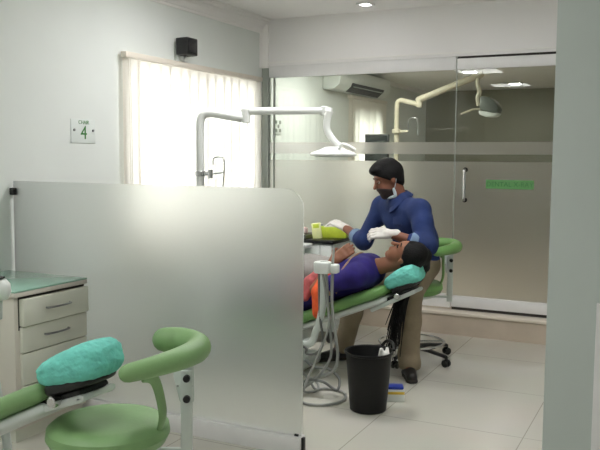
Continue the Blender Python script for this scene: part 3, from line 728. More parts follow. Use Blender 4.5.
bm = NB(); tube(bm, smooth_path([(lx+0.06, ly-0.04, lz+0.04), (lx+0.10, ly-0.08, lz+0.062), (lx+0.15, ly-0.10, lz+0.05), (lx+0.19, ly-0.10, lz+0.028)], 5), 0.010, 10, round_ends=True); obj('handle', bm, M['lamp_white'], hd)
bm = NB(); cyl(bm, (px, py, 1.335), (px, py, 1.37), 0.036, bev=0.004); box(bm, (px+0.02, py-0.012, 1.34), (px+0.075, py+0.012, 1.365), 0.004); cyl(bm, (px+0.08, py, 1.32), (px+0.08, py, 1.38), 0.017); obj('clamp', bm, M['chrome'], t)
bm = NB()
tube(bm, smooth_path([(px+0.10, py, 1.41), (px+0.105, py, 1.455), (px+0.15, py, 1.463), (px+0.185, py, 1.45), (px+0.19, py, 1.40), (px+0.185, py, 1.35), (px+0.175, py, 1.27)], 6), 0.0045, 8); tube(bm, [(px+0.085, py, 1.352), (px+0.187, py, 1.362)], 0.005, 8); obj('bottle_hanger', bm, M['chrome'], t)
bm = NB(); box(bm, (px+0.105, py-0.002, 1.27), (px+0.182, py+0.002, 1.45), 0.002); obj('clear_shield', bm, M['tumbler'], t)

# ================================================================== SUCTION HOLDERS WITH HOSES
def suction_holder(c, label, base, m_hose=True, grp='suction holders'):
    c = V(c)
    t = thing('suction_holder', c, label, 'instrument holder', grp)
    q = lambda a, b, z: c+V((a, b, z))
    bm = NB()
    prism(bm, [(c.x-0.068, c.y-0.02), (c.x-0.052, c.y-0.048), (c.x+0.0, c.y-0.058), (c.x+0.042, c.y-0.05), (c.x+0.044, c.y+0.02), (c.x, c.y+0.05), (c.x-0.05, c.y+0.042)], 'z', c.z-0.042, c.z+0.03, 0.012); hd = obj('holder_block', bm, M['white_plastic'], t)
    bm = NB(); box(bm, q(0.048, -0.045, -0.035), q(0.098, 0.01, 0.022), 0.012, 3); obj('small_holder', bm, M['white_plastic'], t)
    bm = NB(); box(bm, q(-0.025, -0.02, 0.028), q(0.03, -0.004, 0.033), 0.003); obj('slot', bm, M['jamb'], hd)
    bm = NB(); cyl(bm, q(0.06, -0.02, 0.02), q(0.068, -0.02, 0.13), 0.009, 0.006, 12); obj('suction_tip', bm, M['grey_plastic'], t)
    b = V(base)
    bm = NB(); tube(bm, smooth_path([q(-0.005, -0.01, -0.03), q(-0.003, -0.01, -0.16), q(-0.014, -0.01, -0.28), q(-0.05, -0.01, -0.40), q(-0.13, -0.01, -0.50), (b.x*0.6+(c.x-0.13)*0.4, c.y-0.01, b.z+0.06), b], 7), 0.0225, 14); obj('support_arm', bm, M['white_enamel'], t)
    if m_hose:
        rs = random.Random(3)
        # hoses hang from the holder, loop on the floor and return to the unit
        loops = [
            (M['hose'], 0.0085, [q(0.02, -0.02, -0.04), q(0.035, -0.02, -0.25), q(0.055, -0.015, -0.48), q(0.045, -0.03, -0.58), q(-0.04, -0.05, -0.70), q(-0.12, -0.08, -0.765), (c.x-0.125, c.y-0.10, 0.02)]+[(c.x+0.015+0.142*math.cos(a), c.y-0.06+0.17*math.sin(a), 0.012) for a in np.linspace(math.pi*1.08, math.pi*2.75, 14)]+[(c.x-0.12, c.y+0.05, 0.06), (c.x-0.2, c.y, 0.15), (b.x+0.1, b.y, b.z)]),
            (M['hose'], 0.0095, [q(0.06, -0.02, -0.035), q(0.058, -0.02, -0.22), q(0.085, -0.02, -0.42), q(0.10, -0.02, -0.55), q(0.07, -0.03, -0.64), q(-0.04, -0.04, -0.69), q(-0.10, -0.04, -0.74), q(-0.13, -0.05, -0.70), (c.x-0.2, c.y-0.03, 0.22), (b.x+0.1, b.y, b.z-0.02)]),
            (M['hose'], 0.008, [q(0.0, -0.03, -0.04), q(0.03, -0.035, -0.20), q(0.045, -0.035, -0.36), q(-0.02, -0.045, -0.55), q(-0.075, -0.06, -0.68), q(-0.10, -0.07, -0.775), (c.x-0.06, c.y+0.05, 0.02), (c.x-0.16, c.y+0.09, 0.08), (b.x+0.1, b.y+0.02, b.z-0.04)]),
            (M['hose_dark'], 0.0075, [q(-0.03, -0.02, -0.04), q(-0.02, -0.025, -0.3), q(0.005, -0.03, -0.45), q(-0.03, -0.04, -0.53), q(-0.10, -0.04, -0.545), q(-0.16, -0.03, -0.50), (b.x+0.08, b.y-0.02, b.z+0.03)]),
            (M['hose_dark'], 0.0085, [(c.x-0.14, c.y+0.02, 0.20), (c.x-0.07, c.y+0.02, 0.165), (c.x+0.02, c.y+0.03, 0.16), (c.x+0.09, c.y+0.03, 0.11), (c.x+0.10, c.y-0.03, 0.055), (c.x+0.02, c.y-0.05, 0.10), (c.x-0.09, c.y-0.05, 0.10), (c.x-0.13, c.y-0.03, 0.05), (c.x-0.2, c.y, 0.10), (b.x+0.1, b.y-0.03, b.z-0.04)]),
        ]
        for m_, r_, pts in loops:
            bm = NB(); tube(bm, smooth_path(pts, 6), r_, 10); obj('hose', bm, m_, t)
    return t
suction_holder((-1.93, 4.27, 0.805), 'white suction holder beside the patient with grey hoses looping down', (-2.70, 4.30, 0.26))

# near chair's holder, mostly outside the frame at the left edge
hc = V((-2.50, 2.28, 0.925))
t = thing('handpiece_holder', (hc.x, hc.y, 0), 'white instrument holder at left edge in front of the cabinet', 'instrument holder')
bm = NB(); lathe(bm, [(0.02, -0.055), (0.06, -0.05), (0.074, -0.02), (0.07, 0.012), (0.055, 0.03), (0.02, 0.034)], hc+V((-0.03, 0, 0)), 30, 1.0, 0.9); obj('holder_block', bm, M['white_plastic'], t)
bm = NB(); box(bm, hc+V((-0.09, -0.03, 0.033)), hc+V((0.012, 0.03, 0.046)), 0.01, 3); obj('rest_pad', bm, M['black'], t)
bm = NB(); cyl(bm, hc+V((0.006, -0.01, -0.045)), hc+V((-0.004, -0.01, -0.13)), 0.018, 0.022, 14, 0.004); obj('handpiece', bm, M['grey_plastic'], t)
bm = NB(); tube(bm, smooth_path([hc+V((-0.004, -0.01, -0.12)), hc+V((-0.006, -0.01, -0.22)), hc+V((-0.03, -0.012, -0.36)), hc+V((-0.09, -0.015, -0.45)), hc+V((-0.13, 0.08, -0.50))], 7), 0.011, 10); obj('hose', bm, M['hose'], t)
bm = NB(); tube(bm, smooth_path([hc+V((-0.06, 0.01, -0.05)), hc+V((-0.075, 0.02, -0.3)), hc+V((-0.12, 0.10, -0.55)), hc+V((-0.16, 0.17, -0.75)), hc+V((-0.16, 0.17, -0.90))], 7), 0.02, 12); obj('support_arm', bm, M['white_enamel'], t)
bm = NB(); lathe(bm, [(0.02, 0), (0.14, 0), (0.14, 0.015), (0.05, 0.03), (0.03, 0.06), (0.01, 0.06)], (hc.x-0.16, hc.y+0.17, 0), 30); obj('floor_base', bm, M['white_enamel'], t)

# ================================================================== BIN AND BOX ON THE FLOOR
bx, by = -1.59, 4.15
t = thing('waste_bin', (bx, by, 0), 'black plastic waste bin on the tiles below the headrest', 'bin')
bm = NB(); lathe(bm, [(0.01, 0), (0.100, 0), (0.106, 0.006), (0.134, 0.334), (0.1415, 0.338), (0.1435, 0.346), (0.140, 0.352), (0.132, 0.349), (0.128, 0.34), (0.098, 0.012), (0.01, 0.012)], (bx, by, 0), 44); obj('bucket', bm, M['bin'], t)
bm = NB(); tube(bm, smooth_path([(bx+0.03, by+0.138, 0.355), (bx+0.06, by+0.14, 0.385), (bx+0.11, by+0.10, 0.385), (bx+0.135, by+0.05, 0.355)], 6), 0.009, 10); obj('handle', bm, M['bin'], t)
bm = sdf_bm([cone((bx+0.085, by-0.02, 0.335), (bx+0.088, by-0.03, 0.372), 0.02, 0.012), cone((bx+0.115, by-0.01, 0.34), (bx+0.112, by+0.0, 0.376), 0.016, 0.009), cone((bx+0.10, by-0.03, 0.30), (bx+0.105, by-0.02, 0.34), 0.018, 0.02)], 0.005, 0.012)
tag(obj('crumpled_tissue', bm, M['gauze'], None, True, 80), 'crumpled white tissue at the rim of the black bin', 'tissue')
t = thing('supply_box', (-1.50, 4.40, 0), 'small white box with yellow band and blue lid behind bin', 'box')
Bm = Matrix.Translation((-1.508, 4.385, 0)) @ Matrix.Rotation(R(24), 4, 'Z')
bm = NB(); box(bm, (-0.055, -0.04, 0), (0.055, 0.04, 0.075), 0.006, mtx=Bm); obj('carton', bm, M['white_plastic'], t)
bm = NB(); box(bm, (-0.0555, -0.0405, 0.042), (0.0555, 0.0405, 0.068), 0.006, mtx=Bm); obj('label_band', bm, M['yellow'], t)
bm = NB(); box(bm, (-0.05, -0.036, 0.075), (0.05, 0.036, 0.094), 0.006, mtx=Bm); obj('lid', bm, M['blue'], t)

# ================================================================== SIDE CART AND WHAT LIES ON IT
t = thing('side_cart', (-2.62, 5.70, 0), 'white cart with black top behind the reclining patient', 'cart')
bm = NB(); box(bm, (-3.10, 5.47, 0.10), (-2.405, 5.92, 0.795), 0.006); obj('carcass', bm, M['white_enamel'], t)
bm = NB(); box(bm, (-3.12, 5.44, 0.795), (-2.39, 5.94, 0.822), 0.006); obj('worktop', bm, M['blackgloss'], t)
for a, b in ((-3.09, -2.645), (-2.505, -2.41)):
    bm = NB(); box(bm, (a, 5.452, 0.13), (b, 5.47, 0.785), 0.004); d = obj('door', bm, M['white_plastic'], t)
    bm = NB(); box(bm, (b-0.05, 5.44, 0.5), (b-0.035, 5.452, 0.64), 0.003); obj('handle', bm, M['steel'], d)
bm = NB(); box(bm, (-2.635, 5.455, 0.13), (-2.515, 5.47, 0.785), 0.004); obj('center_panel', bm, M['white_plastic'], t)
for i, (x, y) in enumerate(((-3.05, 5.53), (-2.45, 5.53), (-3.05, 5.87), (-2.45, 5.87))):
    bm = NB(); cyl(bm, (x-0.015, y, 0.05), (x+0.015, y, 0.05), 0.05, seg=20, bev=0.006); box(bm, (x-0.02, y-0.02, 0.06), (x+0.02, y+0.02, 0.105), 0.004); obj('caster', bm, M['black'], t)
t = thing('control_console', (-2.62, 5.36, 0.75), 'flat white console with dark knobs in front of the cart', 'console')
bm = NB(); box(bm, (-2.86, 5.30, 0.772), (-2.56, 5.435, 0.800), 0.010, 3); c_ = obj('casing', bm, M['white_plastic'], t)
for x in (-2.66, -2.60): 
    bm = NB(); cyl(bm, (x, 5.30, 0.786), (x, 5.287, 0.786), 0.011, seg=14, bev=0.002); obj('knob', bm, M['black'], c_)
bm = NB(); box(bm, (-2.70, 5.40, 0.05), (-2.66, 5.435, 0.775), 0.004); box(bm, (-2.80, 5.30, 0), (-2.56, 5.435, 0.05), 0.008); obj('stand', bm, M['grey_plastic'], t)
# items on the worktop
zt = 0.822
bm = NB(); box(bm, (-2.99, 5.50, zt), (-2.66, 5.72, zt+0.012), 0.004)
for a, b in (((-2.99, 5.50), (-2.66, 5.512)), ((-2.99, 5.708), (-2.66, 5.72)), ((-2.99, 5.512), (-2.978, 5.708)), ((-2.672, 5.512), (-2.66, 5.708))): box(bm, (a[0], a[1], zt+0.01), (b[0], b[1], zt+0.03), 0.003)
tag(obj('instrument_tray', bm, M['steel'], None), 'grey steel instrument tray on the black cart top', 'tray')
for x0_, y0_, x1_, y1_, r_, lb_ in ((-2.93, 5.55, -2.73, 5.60, 0.006, 'steel instrument lying nearest the tray front'), (-2.94, 5.66, -2.71, 5.68, 0.005, 'steel instrument lying at the back of tray')):
    bm = NB(); tube(bm, [(x0_, y0_, zt+0.018), ((x0_+x1_)/2, (y0_+y1_)/2, zt+0.019), (x1_-0.02, y1_, zt+0.018), (x1_, y1_, zt+0.028)], lambda q: r_*(1-0.5*q), 8); tag(obj('hand_instrument', bm, M['chrome'], None), lb_, 'instrument')
bm = NB(); pad(bm, -0.09, 0.09, 0.04, 0.04, 0.06, Matrix.Translation((-2.79, 5.62, zt+0.052))); tag(obj('paper_pack', bm, M['pinkpack'], None), 'pale pink paper pack on the steel tray', 'pack')
bm = NB(); lathe(bm, [(0.01, 0), (0.03, 0), (0.032, 0.07), (0.02, 0.075), (0.018, 0.095), (0.005, 0.095)], (-2.66, 5.80, zt), 20); tag(obj('small_bottle', bm, M['grey_plastic'], None), 'small grey bottle standing behind the steel tray', 'bottle')
t = thing('glove_box', (-2.42, 5.70, zt), 'lime green glove box with white opening on the cart', 'box')
Gm = Matrix.Translation((-2.515, 5.72, zt)) @ Matrix.Rotation(R(12), 4, 'Z')
bm = NB(); box(bm, (-0.115, -0.055, 0), (0.115, 0.055, 0.085), 0.004, mtx=Gm); obj('carton', bm, M['lime'], t)
bm = sdf_bm([cone(Gm @ V((-0.05, -0.03, 0.085)), Gm @ V((0.02, 0.0, 0.105)), 0.018, 0.012), cone(Gm @ V((0.0, 0.0, 0.09)), Gm @ V((0.055, 0.01, 0.10)), 0.02, 0.01)], 0.005, 0.02); obj('glove_tuft', bm, M['gauze'], t, True, 80)
t = thing('tall_packet', (-2.555, 5.66, zt), 'pale lemon packet standing left of the lime box', 'packet')
Gp = Matrix.Translation((-2.575, 5.57, zt)) @ Matrix.Rotation(R(8), 4, 'Z') @ Matrix.Rotation(R(-8), 4, 'Y')
bm = NB(); box(bm, (-0.045, -0.014, 0), (0.03, 0.014, 0.125), 0.006, mtx=Gp); obj('wrapper', bm, M['lime_pale'], t)
bm = NB(); box(bm, (-0.03, -0.0155, 0.085), (0.02, 0.0155, 0.118), 0.003, mtx=Gp); obj('label_patch', bm, M['lime'], t)

# ================================================================== REAR ROOM
t = thing('rear_operating_light', (-2.715, 7.8, FR), 'cream dental lamp on raised arm seen through the glass', 'lamp')
q0 = V((-2.715, 7.8, 0))
bm = NB(); tube(bm, [q0+V((0, 0, FR)), q0+V((0, 0, 1.2)), q0+V((0, 0, 1.98))]+smooth_path([q0+V((0, 0, 2.0)), q0+V((0.01, 0, 2.045)), q0+V((0.05, 0, 2.065))], 5)+[q0+V((0.27, 0, 2.005))], 0.026, 14); obj('pole', bm, M['beige_enamel'], t)
bm = NB(); lathe(bm, [(0.02, 0), (0.16, 0), (0.16, 0.02), (0.06, 0.05), (0.03, 0.08)], (q0.x, q0.y, FR), 28); obj('floor_base', bm, M['beige_enamel'], t)
bm = NB(); cyl(bm, q0+V((0.245, 0, 1.985)), q0+V((0.245, 0, 2.09)), 0.032, bev=0.006); obj('joint', bm, M['beige_enamel'], t)
bm = NB(); tube(bm, [q0+V((0.235, 0, 2.065)), q0+V((0.87, 0, 2.295))], 0.034, 12, sy=1.0, round_ends=True); obj('spring_arm', bm, M['beige_enamel'], t)
bm = NB(); tube(bm, smooth_path([q0+V((0.845, 0, 2.28)), q0+V((0.84, 0, 2.20)), q0+V((0.865, 0, 2.13)), q0+V((0.845, 0, 2.07)), q0+V((0.86, 0, 1.99))], 6), 0.022, 10); obj('drop_arm', bm, M['beige_enamel'], t)
bm = NB(); prism(bm, [(q0.x+0.885, 2.075), (q0.x+0.965, 2.07), (q0.x+1.03, 2.03), (q0.x+1.08, 1.95), (q0.x+1.06, 1.915), (q0.x+0.98, 1.915), (q0.x+0.885, 1.945)], 'y', 7.70, 7.90, 0.02); hd = obj('lamp_head', bm, mat('dark grey shell', rgb(92, 98, 92), 0.4), t)
bm = NB(); prism(bm, [(q0.x+0.875, 1.94), (q0.x+0.98, 1.91), (q0.x+1.07, 1.91), (q0.x+1.04, 1.875), (q0.x+0.95, 1.872), (q0.x+0.88, 1.90)], 'y', 7.71, 7.89, 0.01); obj('reflector', bm, M['white_plastic'], hd)
bm = NB(); tube(bm, [q0+V((0.69, -0.05, 1.905)), q0+V((0.80, -0.03, 1.95)), q0+V((0.90, 0, 1.96))], 0.009, 8); obj('handle', bm, M['beige_enamel'], hd)
bm = NB(); cyl(bm, q0+V((0, 0, 1.72)), q0+V((0, 0, 1.765)), 0.05, bev=0.006); box(bm, q0+V((0.03, -0.015, 1.73)), q0+V((0.13, 0.015, 1.755)), 0.004); obj('clamp', bm, M['beige_enamel'], t)
bm = NB(); tube(bm, smooth_path([q0+V((0.13, 0, 1.745)), q0+V((0.13, 0, 1.86)), q0+V((0.22, 0, 1.865)), q0+V((0.23, 0, 1.70))], 5), 0.005, 8); obj('bottle_hanger', bm, M['chrome'], t)

t = thing('monitor', (-2.79, 7.4, FR), 'dark flat monitor seen through the glass before the rear window', 'monitor')
bm = NB(); box(bm, (-2.91, 7.39, 1.43), (-2.655, 7.42, 1.70), 0.006); m_ = obj('casing', bm, M['black'], t)
bm = NB(); box(bm, (-2.895, 7.386, 1.445), (-2.67, 7.391, 1.685)); obj('screen', bm, M['screen'], m_)
bm = NB(); box(bm, (-2.80, 7.42, 1.0), (-2.76, 7.44, 1.55), 0.005); box(bm, (-2.90, 7.36, 0.985), (-2.66, 7.52, 1.0), 0.005); obj('stand', bm, M['black'], t)
t = thing('rear_cabinet', (-2.8, 7.45, FR), 'blurred white cabinet behind the frosted glass holding the monitor', 'cabinet')
bm = NB(); box(bm, (-3.05, 7.28, FR), (-2.55, 7.55, 0.96), 0.006); obj('carcass', bm, M['white_enamel'], t)
bm = NB(); box(bm, (-3.07, 7.26, 0.96), (-2.53, 7.57, 0.985), 0.004); obj('worktop', bm, M['white_plastic'], t)
for a, b in ((-3.04, -2.805), (-2.795, -2.56)):
    bm = NB(); box(bm, (a, 7.265, FR+0.05), (b, 7.28, 0.95), 0.003); d = obj('door', bm, M['white_plastic'], t)
#PEOPLE
# ================================================================== SEATED MAN IN THE BLUE SHIRT
def grow(prims, g): return [(('c', p[1], p[2], p[3]+g, p[4]+g) if p[0] == 'c' else ('e', p[1], p[2]+g, p[3])) for p in prims]
def lerp(a, b, t): return V(a)*(1-t)+V(b)*t
t = thing('person', (-1.70, 5.38, 0), 'seated man in dark blue shirt and white gloves bending over the patient', 'person')
pel, spn, che, nek = V((-1.70, 5.40, 0.715)), V((-1.70, 5.34, 0.88)), V((-1.73, 5.25, 1.035)), V((-1.775, 5.20, 1.16))
ld = V((0.84, -0.54, 0)).normalized()
Ls, Rs = V((-1.605, 5.105, 1.108)), V((-1.95, 5.33, 1.112))
Le, Lw = V((-1.495, 4.965, 0.885)), V((-1.735, 4.905, 0.958))
Re, Rw = V((-2.075, 5.275, 0.855)), V((-2.285, 5.43, 0.930))
Lh, Lk, La = pel+ld*0.09+V((0, 0, -0.02)), V((-1.612, 4.975, 0.555)), V((-1.600, 4.935, 0.09))
Rh, Rk, Ra = pel-ld*0.09+V((0, 0, -0.02)), V((-2.08, 5.185, 0.50)), V((-2.165, 5.125, 0.09))
torso = []
for q in (-1, 1):
    torso += [cone(pel+ld*q*0.06, spn+ld*q*0.055, 0.108, 0.105), cone(spn+ld*q*0.055, che+ld*q*0.075, 0.105, 0.108)]
torso += [cone(che+ld*0.07, Ls, 0.105, 0.066), cone(che-ld*0.07, Rs, 0.105, 0.066), cone(che, nek, 0.10, 0.07), cone(nek+V((0.01, 0.01, -0.035)), lerp(nek, Ls, 0.6)+V((0, 0, -0.012)), 0.062, 0.06), cone(nek+V((0.01, 0.01, -0.035)), lerp(nek, Rs, 0.6)+V((0, 0, -0.012)), 0.062, 0.06)]
larm = [cone(Ls, Le, 0.056, 0.044)]; lfor = [cone(Le, Lw, 0.043, 0.029)]
rarm = [cone(Rs, Re, 0.056, 0.044)]; rfor = [cone(Re, Rw, 0.043, 0.029)]
legs = [cone(Lh, Lk, 0.082, 0.060), cone(Lk, lerp(Lk, La, 0.35), 0.060, 0.058), cone(lerp(Lk, La, 0.35), La, 0.058, 0.040), cone(Rh, Rk, 0.082, 0.060), cone(Rk, lerp(Rk, Ra, 0.35), 0.060, 0.058), cone(lerp(Rk, Ra, 0.35), Ra, 0.058, 0.040)]
hc, hf, hu = V((-1.848, 5.152, 1.315)), V((-0.80, -0.56, -0.34)), V((-0.27, -0.16, 0.95))
A, HP, hp = head_prims(hc, hf, hu)
neckp = [cone(HP(-0.030, 0, -0.05), nek+V((0, 0, -0.01)), 0.056, 0.062)]
Ld, Rd = (V((-1.85, 4.865, 0.962))-Lw).normalized(), (V((-2.40, 5.455, 0.975))-Rw).normalized()
palms = [cone(Lw, Lw+Ld*0.05, 0.021, 0.014), cone(Rw, Rw+Rd*0.05, 0.021, 0.014)]
feet = [cone(La, La+V((0.035, -0.09, -0.045)), 0.038, 0.03), cone(Ra, Ra+V((-0.05, -0.06, -0.045)), 0.038, 0.03)]
body('body', torso+larm+lfor+rarm+rfor+legs+hp+neckp+palms+feet, 0.0068, M['skin'], t, 0.016)
# shirt: torso and sleeves rolled to the forearm
Lc, Rc = lerp(Le, Lw, 0.40), lerp(Re, Rw, 0.42)
sh = grow(torso, 0.014)+[cone(Ls, Le, 0.073, 0.060), cone(Le, Lc, 0.060, 0.053), cone(Rs, Re, 0.073, 0.060), cone(Re, Rc, 0.060, 0.053),
     cone(lerp(Ls, Le, 0.35)+V((0.01, -0.01, 0)), lerp(Ls, Le, 0.5)+V((-0.02, 0, 0)), 0.062, 0.055)]
for i in range(5):       # gathered folds at the waist and along the back
    q = -0.8+0.4*i; sh.append(cone(pel+ld*q*0.13+V((0, 0, 0.06)), spn+ld*q*0.12+V((0.0, 0.03, 0.05)), 0.055, 0.03))
nd = (HP(-0.03, 0, -0.05)-nek).normalized()
neck_hole = lambda P: 0.066-np.linalg.norm((P-np.array(nek))-((P-np.array(nek))@np.array(nd))[..., None]*np.array(nd), axis=-1)
hole = lambda P: np.minimum(neck_hole(P), (P-np.array(nek+nd*-0.015))@np.array(nd)*1.0+0*P[..., 0]) if False else np.where((P-np.array(nek-nd*0.02))@np.array(nd) > 0, neck_hole(P), -1.0)
shirt = body('shirt', sh, 0.0075, M['denim'], t, 0.035, [hole, plane_cut((0, 0, 0.655), (0, 0, -1))])
# collar
bm = NB(); cx, cy, cd = frame_of(nd); rr = []
for k in range(29):
    a = 2*math.pi*k/28*0.90+math.pi*0.05
    # opening faces the chest front
    fx = V(hf)-nd*V(hf).dot(nd); fx.normalize(); fy = nd.cross(fx)
    dirn = fx*math.cos(a)+fy*math.sin(a); front = max(0, math.cos(a))
    b0 = nek+nd*(0.012-0.035*front)
    rr.append([b0+dirn*0.068, b0+dirn*0.064+nd*0.048, b0+dirn*0.070+nd*0.05, b0+dirn*0.104+nd*(0.008-0.03*front), b0+dirn*0.098+nd*(-0.002-0.03*front)])
rings(bm, rr); obj('collar', bm, M['denim'], shirt)
for n_, (e, w_) in (('l', (Le, Lw)), ('r', (Re, Rw))):
    bm = sdf_bm([cone(lerp(e, w_, 0.28), lerp(e, w_, 0.44), 0.0575, 0.0555)], 0.006, 0.01, [plane_cut(lerp(e, w_, 0.25), V(e)-V(w_)), plane_cut(lerp(e, w_, 0.47), V(w_)-V(e))])
    c_ = obj('cuff', bm, M['cuff'], shirt, True, 60); c_['label'] = 'pale rolled shirt cuff'
bm = NB(); fx = V((-0.62, -0.78, 0)); pp = che+fx*0.118+ld*0.05+V((0, 0, 0.02))
pm = axm(pp, ld, fx.cross(ld).normalized()*-1 if False else V((0, 0, 1)).cross(ld).normalized(), V((0, 0, 1)))
box(bm, (-0.05, -0.012, -0.055), (0.05, 0.012, 0.055), 0.006, mtx=pm); obj('pocket', bm, M['denim'], shirt)
body('trousers', grow(legs[:1], 0.018)+[cone(Lk, lerp(Lk, La, 0.4), 0.080, 0.074), cone(lerp(Lk, La, 0.4), La+V((0, 0, -0.02)), 0.074, 0.068)]+grow(legs[3:4], 0.018)+[cone(Rk, lerp(Rk, Ra, 0.4), 0.080, 0.074), cone(lerp(Rk, Ra, 0.4), Ra+V((0, 0, -0.02)), 0.074, 0.068)]
     + [cone(pel+ld*0.06, pel-ld*0.06, 0.118), cone(La+V((0.02, -0.02, 0.0)), La+V((-0.02, 0.01, 0.05)), 0.066, 0.06)], 0.0075, M['khaki'], t, 0.03, [plane_cut((0, 0, 0.055), (0, 0, -1)), plane_cut((0, 0, 0.605), (0, 0, 1)) if False else plane_cut((0, 0, 0.80), (0, 0, 1))])
for a_, tv in ((La, V((0.42, -0.90, 0)).normalized()), (Ra, V((-0.62, -0.78, 0)).normalized())):
    g0 = V((a_.x, a_.y, 0))
    pr = [cone(g0-tv*0.045+V((0, 0, 0.05)), g0+tv*0.03+V((0, 0, 0.055)), 0.043, 0.046), cone(g0+tv*0.03+V((0, 0, 0.05)), g0+tv*0.16+V((0, 0, 0.032)), 0.044, 0.036), cone(g0-tv*0.02+V((0, 0, 0.06)), g0-tv*0.02+V((0, 0, 0.10)), 0.044, 0.046)]
    s_ = body('shoe', pr, 0.006, M['shoe'], t, 0.02, [plane_cut((0, 0, 0.014), (0, 0, -1))])
    sp = [cone(g0-tv*0.045+V((0, 0, 0.01)), g0+tv*0.03+V((0, 0, 0.01)), 0.046, 0.048), cone(g0+tv*0.03+V((0, 0, 0.01)), g0+tv*0.165+V((0, 0, 0.01)), 0.047, 0.039)]
    body('sole', sp, 0.005, M['sole'], s_, 0.01, [plane_cut((0, 0, 0.002), (0, 0, -1)), plane_cut((0, 0, 0.022), (0, 0, 1))])
# gloved hands
camdir = V((0.34, -0.94, 0.0))
body('glove', [cone(Lw-Ld*0.035, Lw, 0.034, 0.031)]+hand(Lw, Ld, camdir*0.75+V((0, 0, 0.65)), 1, 0.75, 1.06), 0.0036, M['glove'], t, 0.008)
body('glove', [cone(Rw-Rd*0.02, Rw, 0.034, 0.031)]+hand(Rw, Rd, camdir*0.4+V((0, 0, 0.9)), 1, 0.45, 1.02), 0.0036, M['glove'], t, 0.008)
# hair, beard, mask, eyes
def local_cut(o, A, a, b, z, k): # keeps points where a*f + b*|l| + z*u > k
    o = np.array(list(o)); Ax = np.array([list(x) for x in A])
    def fn(P):
        q = (P-o)@Ax.T
        return k-(a*q[..., 0]+b*np.abs(q[..., 1])+z*q[..., 2])
    return fn
A2 = A
hair = [ell(HP(-0.012, 0, 0.040), (0.112, 0.091, 0.102), A), ell(HP(0.062, 0.012, 0.092), (0.055, 0.062, 0.036), A), ell(HP(0.0, 0.0, 0.110), (0.085, 0.075, 0.042), A), ell(HP(-0.066, 0, -0.02), (0.042, 0.066, 0.062), A)]
body('hair', hair, 0.005, M['hair'], t, 0.02, [local_cut(hc, A, -0.78, 0.0, 1.0, -0.012)])
body('beard', [ell(HP(0.026, 0, -0.048), (0.071, 0.0635, 0.0775), A), cone(HP(0.06, 0, -0.102), HP(0.062, 0, -0.10), 0.026), cone(HP(0.092, 0.022, -0.046), HP(0.092, -0.022, -0.046), 0.0085)], 0.0045, M['beard'], t, 0.012,
     [local_cut(hc, A, 0.42, 0.0, -1.0, 0.072)])
for q in (-1, 1):
    bm = NB(); cone_ = HP(0.094, q*0.034, 0.048); ball(bm, HP(0.078, q*0.031, 0.006), 0.0105, 16); e_ = obj('eye', bm, M['eye'], t)
    bm = NB(); ball(bm, HP(0.0842, q*0.031, 0.004), 0.0066, 12); obj('iris', bm, M['iris'], e_)
    bm = NB(); tube(bm, [HP(0.0855, q*0.018, 0.010), HP(0.0895, q*0.031, 0.0125), HP(0.081, q*0.044, 0.010)], 0.0042, 8, round_ends=True); obj('eyelid', bm, M['skin'], t)
    bm = NB(); tube(bm, [HP(0.091, q*0.012, 0.032), HP(0.093, q*0.03, 0.038), HP(0.082, q*0.052, 0.032)], lambda u_: 0.005*(1-0.4*u_), 8, round_ends=True); obj('eyebrow', bm, M['beard'], t)
mk = [ell(HP(0.012, 0.0, -0.122), (0.042, 0.056, 0.015), A), ell(HP(0.0, 0.060, -0.092), (0.012, 0.009, 0.034), A)]
mk = body('face_mask', mk, 0.0045, M['mask'], t, 0.02); mk['label'] = 'pale mask pulled down under the chin'
bm = NB(); tube(bm, smooth_path([HP(0.0, 0.066, -0.08), HP(-0.014, 0.070, -0.05), HP(-0.032, 0.077, -0.015), HP(-0.034, 0.079, 0.01), HP(-0.02, 0.078, 0.026)], 5), 0.0018, 6); obj('ear_loop', bm, M['mask'], mk)

# ================================================================== RECLINING PATIENT
t = thing('person', (-2.3, 4.75, 0.4), 'patient in violet blue clothes lying on the green dental chair', 'person')
yc = 4.75
hc2, hf2, hu2 = V((-1.588, yc, 0.838)), V((-0.46, -0.22, 0.86)), V((0.93, 0.0, 0.36))
A, HP, hp = head_prims(hc2, hf2, hu2, 0.95)
nb = V((-1.785, yc, 0.75))
def pr2(x, z, hw): return [V((x, yc-hw, z)), V((x, yc+hw, z))]
st = [pr2(-1.86, 0.715, 0.085), pr2(-2.10, 0.625, 0.060), pr2(-2.36, 0.515, 0.085)]; rad = [0.098, 0.098, 0.118]
torso = []
for i in (0, 1):
    for q in (0, 1): torso.append(cone(st[i][q], st[i+1][q], rad[i], rad[i+1]))
    torso.append(cone(lerp(st[i][0], st[i][1], .5), lerp(st[i+1][0], st[i+1][1], .5), rad[i], rad[i+1]))
nS, nE, nW = V((-1.845, yc-0.17, 0.715)), V((-2.10, yc-0.245, 0.615)), V((-2.035, yc-0.135, 0.785))
fS, fE, fW = V((-1.845, yc+0.17, 0.715)), V((-2.11, yc+0.20, 0.61)), V((-2.30, yc+0.08, 0.66))
torso += [cone(V((-1.86, yc, 0.72)), nS, 0.09, 0.058), cone(V((-1.86, yc, 0.72)), fS, 0.09, 0.058), cone(V((-1.86, yc, 0.72)), nb, 0.085, 0.055)]
arms = [cone(nS, nE, 0.048, 0.038), cone(nE, nW, 0.038, 0.025), cone(fS, fE, 0.048, 0.038), cone(fE, fW, 0.038, 0.025)]
nD = (V((-1.955, yc-0.085, 0.855))-nW).normalized()
hands = hand(nW, nD, V((0.3, -0.9, 0.3)), -1, 0.22, 1.0)+hand(fW, V((-0.75, -0.6, 0.05)), V((0, 0, 1)), 1, 0.3, 0.92)
legs = []
